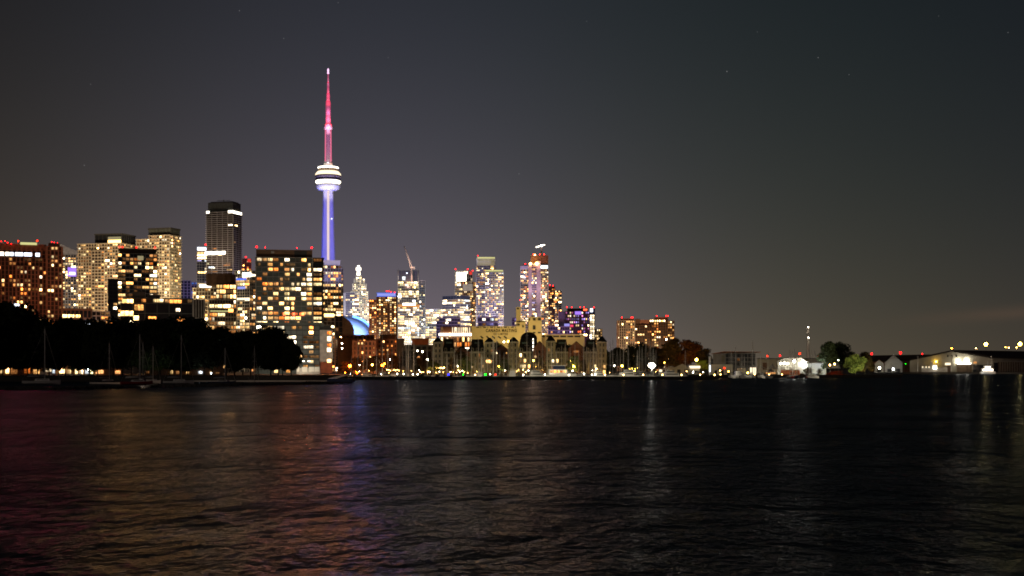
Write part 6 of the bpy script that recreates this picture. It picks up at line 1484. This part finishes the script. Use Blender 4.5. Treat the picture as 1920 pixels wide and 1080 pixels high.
b.mb('wall').box(0, b.W, 0, 10, 0, b.z(683), 'brown'); b.mb('roof').box(-.3, b.W+.3, -.6, 10.3, b.z(683), b.z(682), 'dark')
for a, c, y0, y1, mt in ((274,280,700,696,'w_dim'),(318,324,701,694,'w_cream'),(330,336,701,696,'w_dim'),(349,354,701,697,'w_warm'),(372,380,701,696,'w_cool'),(394,398,701,697,'w_white'),(405,412,701,698,'w_dim')):
    o = b.piece('shop_window', a, c, y0, y1, mt, -.8, -.4); set_uv(o.data)
b.done()
tree(297, 676, 22, 512, 694, 'green', 'small green tree lit from below under the dark park canopy', None, 1)
tree(284, 684, 14, 510, 696, 'green', 'smaller green shrub lit from below, left of the lit green tree', None, 3)
# pale slabs standing in for strips of reflected light on the basin water
t = empty('water_light_slab', (PX(338, 474), 474, 0), 0, 'long low pale slab standing in for light on the water by the park seawall', 'light streak')
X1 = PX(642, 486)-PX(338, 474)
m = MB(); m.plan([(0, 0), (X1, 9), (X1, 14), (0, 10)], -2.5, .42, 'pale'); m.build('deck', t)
m = MB(); m.plan([(-.2, -.25), (X1, 8.75), (X1, 9), (-.2, 0)], .1, .5, 'canvas_white'); m.build('slab_edge', t)
t = empty('water_light_patch', (PX(168, 418), 418, 0), 0, 'short pale slab standing in for lit water between the white and red hulled sailboats', 'dock')
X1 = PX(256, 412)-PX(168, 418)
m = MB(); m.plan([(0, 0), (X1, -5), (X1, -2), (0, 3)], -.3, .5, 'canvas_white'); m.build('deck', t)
m = MB(); m.tube((X1*.5, 0, -2.5), (X1*.5, 0, 1.8), .12, .12, 'dark'); m.build('slab_pile', t)
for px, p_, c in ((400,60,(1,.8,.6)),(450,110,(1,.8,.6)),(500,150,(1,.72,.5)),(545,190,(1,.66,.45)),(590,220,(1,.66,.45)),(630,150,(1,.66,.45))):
    fill_spot(px, 706, 460, px, 714, 480, c, p_*1.6, 150)
fill_spot(225, 710, 408, 222, 720, 416, (1, .55, .3), 120, 140); fill_spot(250, 710, 406, 245, 720, 414, (1, .55, .3), 120, 140)
for px in (84, 205, 268, 340, 425): fill_spot(px, 722, 330, px, 712, 410, (1, .8, .62), 380, 60)
# power pedestals with small lamps on the marina docks and the promenade behind the boats
pr = random.Random(21)
xs = sorted(pr.uniform(645, 1320) for _ in range(44))
for i, px in enumerate(xs):
    Y = pr.uniform(712, 738)
    lamp(px, pr.uniform(693, 700.5), Y, pr.choice(('lamp_warm', 'lamp_warm', 'lamp_yellow', 'lamp_white', 'lamp_orange' if px < 760 else 'lamp_warm')), pr.uniform(.22, .42), f'small promenade lamp seen among the marina boats, {ORD[i]} from the left', 'promenade lamps behind the marina', GZ, 'promenade_lamp')
for px in (665, 700, 740, 790, 850, 905, 960, 1030, 1085, 1125): fill_spot(px, 703, 712, px, 690, 745, (1, .52, .15), 1900, 160)

# spots added to make the coloured lake reflections, set at lamps and lit bands
def reflection_spot(px, py, Y, c, p):
    l = bpy.data.lights.new('reflection_spot', 'SPOT'); l.energy = p; l.color = c; l.spot_size = R(110); l.spot_blend = .5; l.shadow_soft_size = .5
    o = bpy.data.objects.new('reflection_spot', l); col.objects.link(o)
    q = Vector((PX(px, Y), Y, PZ(py, Y))); o.location = q; o.rotation_euler = (Vector((0, 0, 0))-q).to_track_quat('-Z', 'Y').to_euler()
RED, GOLD, ORG, BLUE, YEL = (1, .03, .13), (1, .46, .12), (1, .24, .07), (.10, .12, 1), (1, .50, .16)
for px, py, Y, c, p in ((6,450.5,925,RED,90000),(60,449.5,925,RED,60000),(103,450,924,RED,70000),
  (30,474,926,(1,.2,.2),30000),(218,449,1248,GOLD,130000),(285,447,1248,GOLD,110000),(240,565,897,GOLD,50000),(330,563,897,GOLD,40000),
  (400,474,1890,(1,.7,.45),260000),(428,583,1035,GOLD,60000),(470,515,1290,(1,.6,.3),90000),
  (500,466,826,ORG,30000),(540,588,826,ORG,60000),(578,676,822,ORG,60000),(617,591,1296,ORG,150000),(632,639,824,ORG,60000),
  (655,604,1786,BLUE,420000),(675,606,1780,BLUE,420000),(640,490,1298,(.3,.28,1),90000),(672,501,2880,(.8,.85,1),260000),
  (760,571,2290,(1,.75,.5),200000),(864,519,2395,(1,.85,.65),200000),(850,627,1146,YEL,50000),
  (953,640,798,YEL,60000),(1000,494,1896,(1,.6,.35),330000),(1005,686,734,YEL,60000),(1222,683,703,(1,.92,.72),9000),(1490,680,750,(1,.85,.65),8000),(1848,646,1328,(1,.9,.4),26000),(1912,645,1328,(1,.9,.4),38000),(1050,697,590,ORG,2500),(1076,676,737,YEL,50000)):
    reflection_spot(px, py, Y, c, p*(.14 if c == RED else .14 if c == BLUE else .36))

for i, (px, top, wd, Y) in enumerate([(868,650,34,800),(893,645,30,806),(915,646,30,802),(935,645,32,808),(962,645,30,802),(982,645,26,806),(1012,648,30,802),(1046,645,30,806),(1072,650,34,802),(1100,650,30,806),(1126,654,26,802),(840,652,30,806)]):
    tree(px, top, wd*1.2, Y, 697, 'dark', f'dark tree crown behind the townhouse roofs, {ORD[i]} in planting order', 'dark trees behind the townhouses', i)

fill_spot(868, 699, 727, 868, 680, 748, (1,.48,.12), 3800, 165)
fill_spot(936, 699, 727, 936, 680, 748, (.95,.85,.4), 3800, 165)
fill_spot(1003, 699, 729, 1003, 680, 750, (1,.78,.34), 3800, 165)
fill_spot(1076, 699, 729, 1076, 680, 750, (1,.66,.22), 3800, 165)
fill_spot(806, 699, 721, 806, 680, 742, (1,.55,.16), 3800, 165)
fill_spot(1126, 699, 727, 1126, 680, 748, (1,.5,.2), 3800, 165)
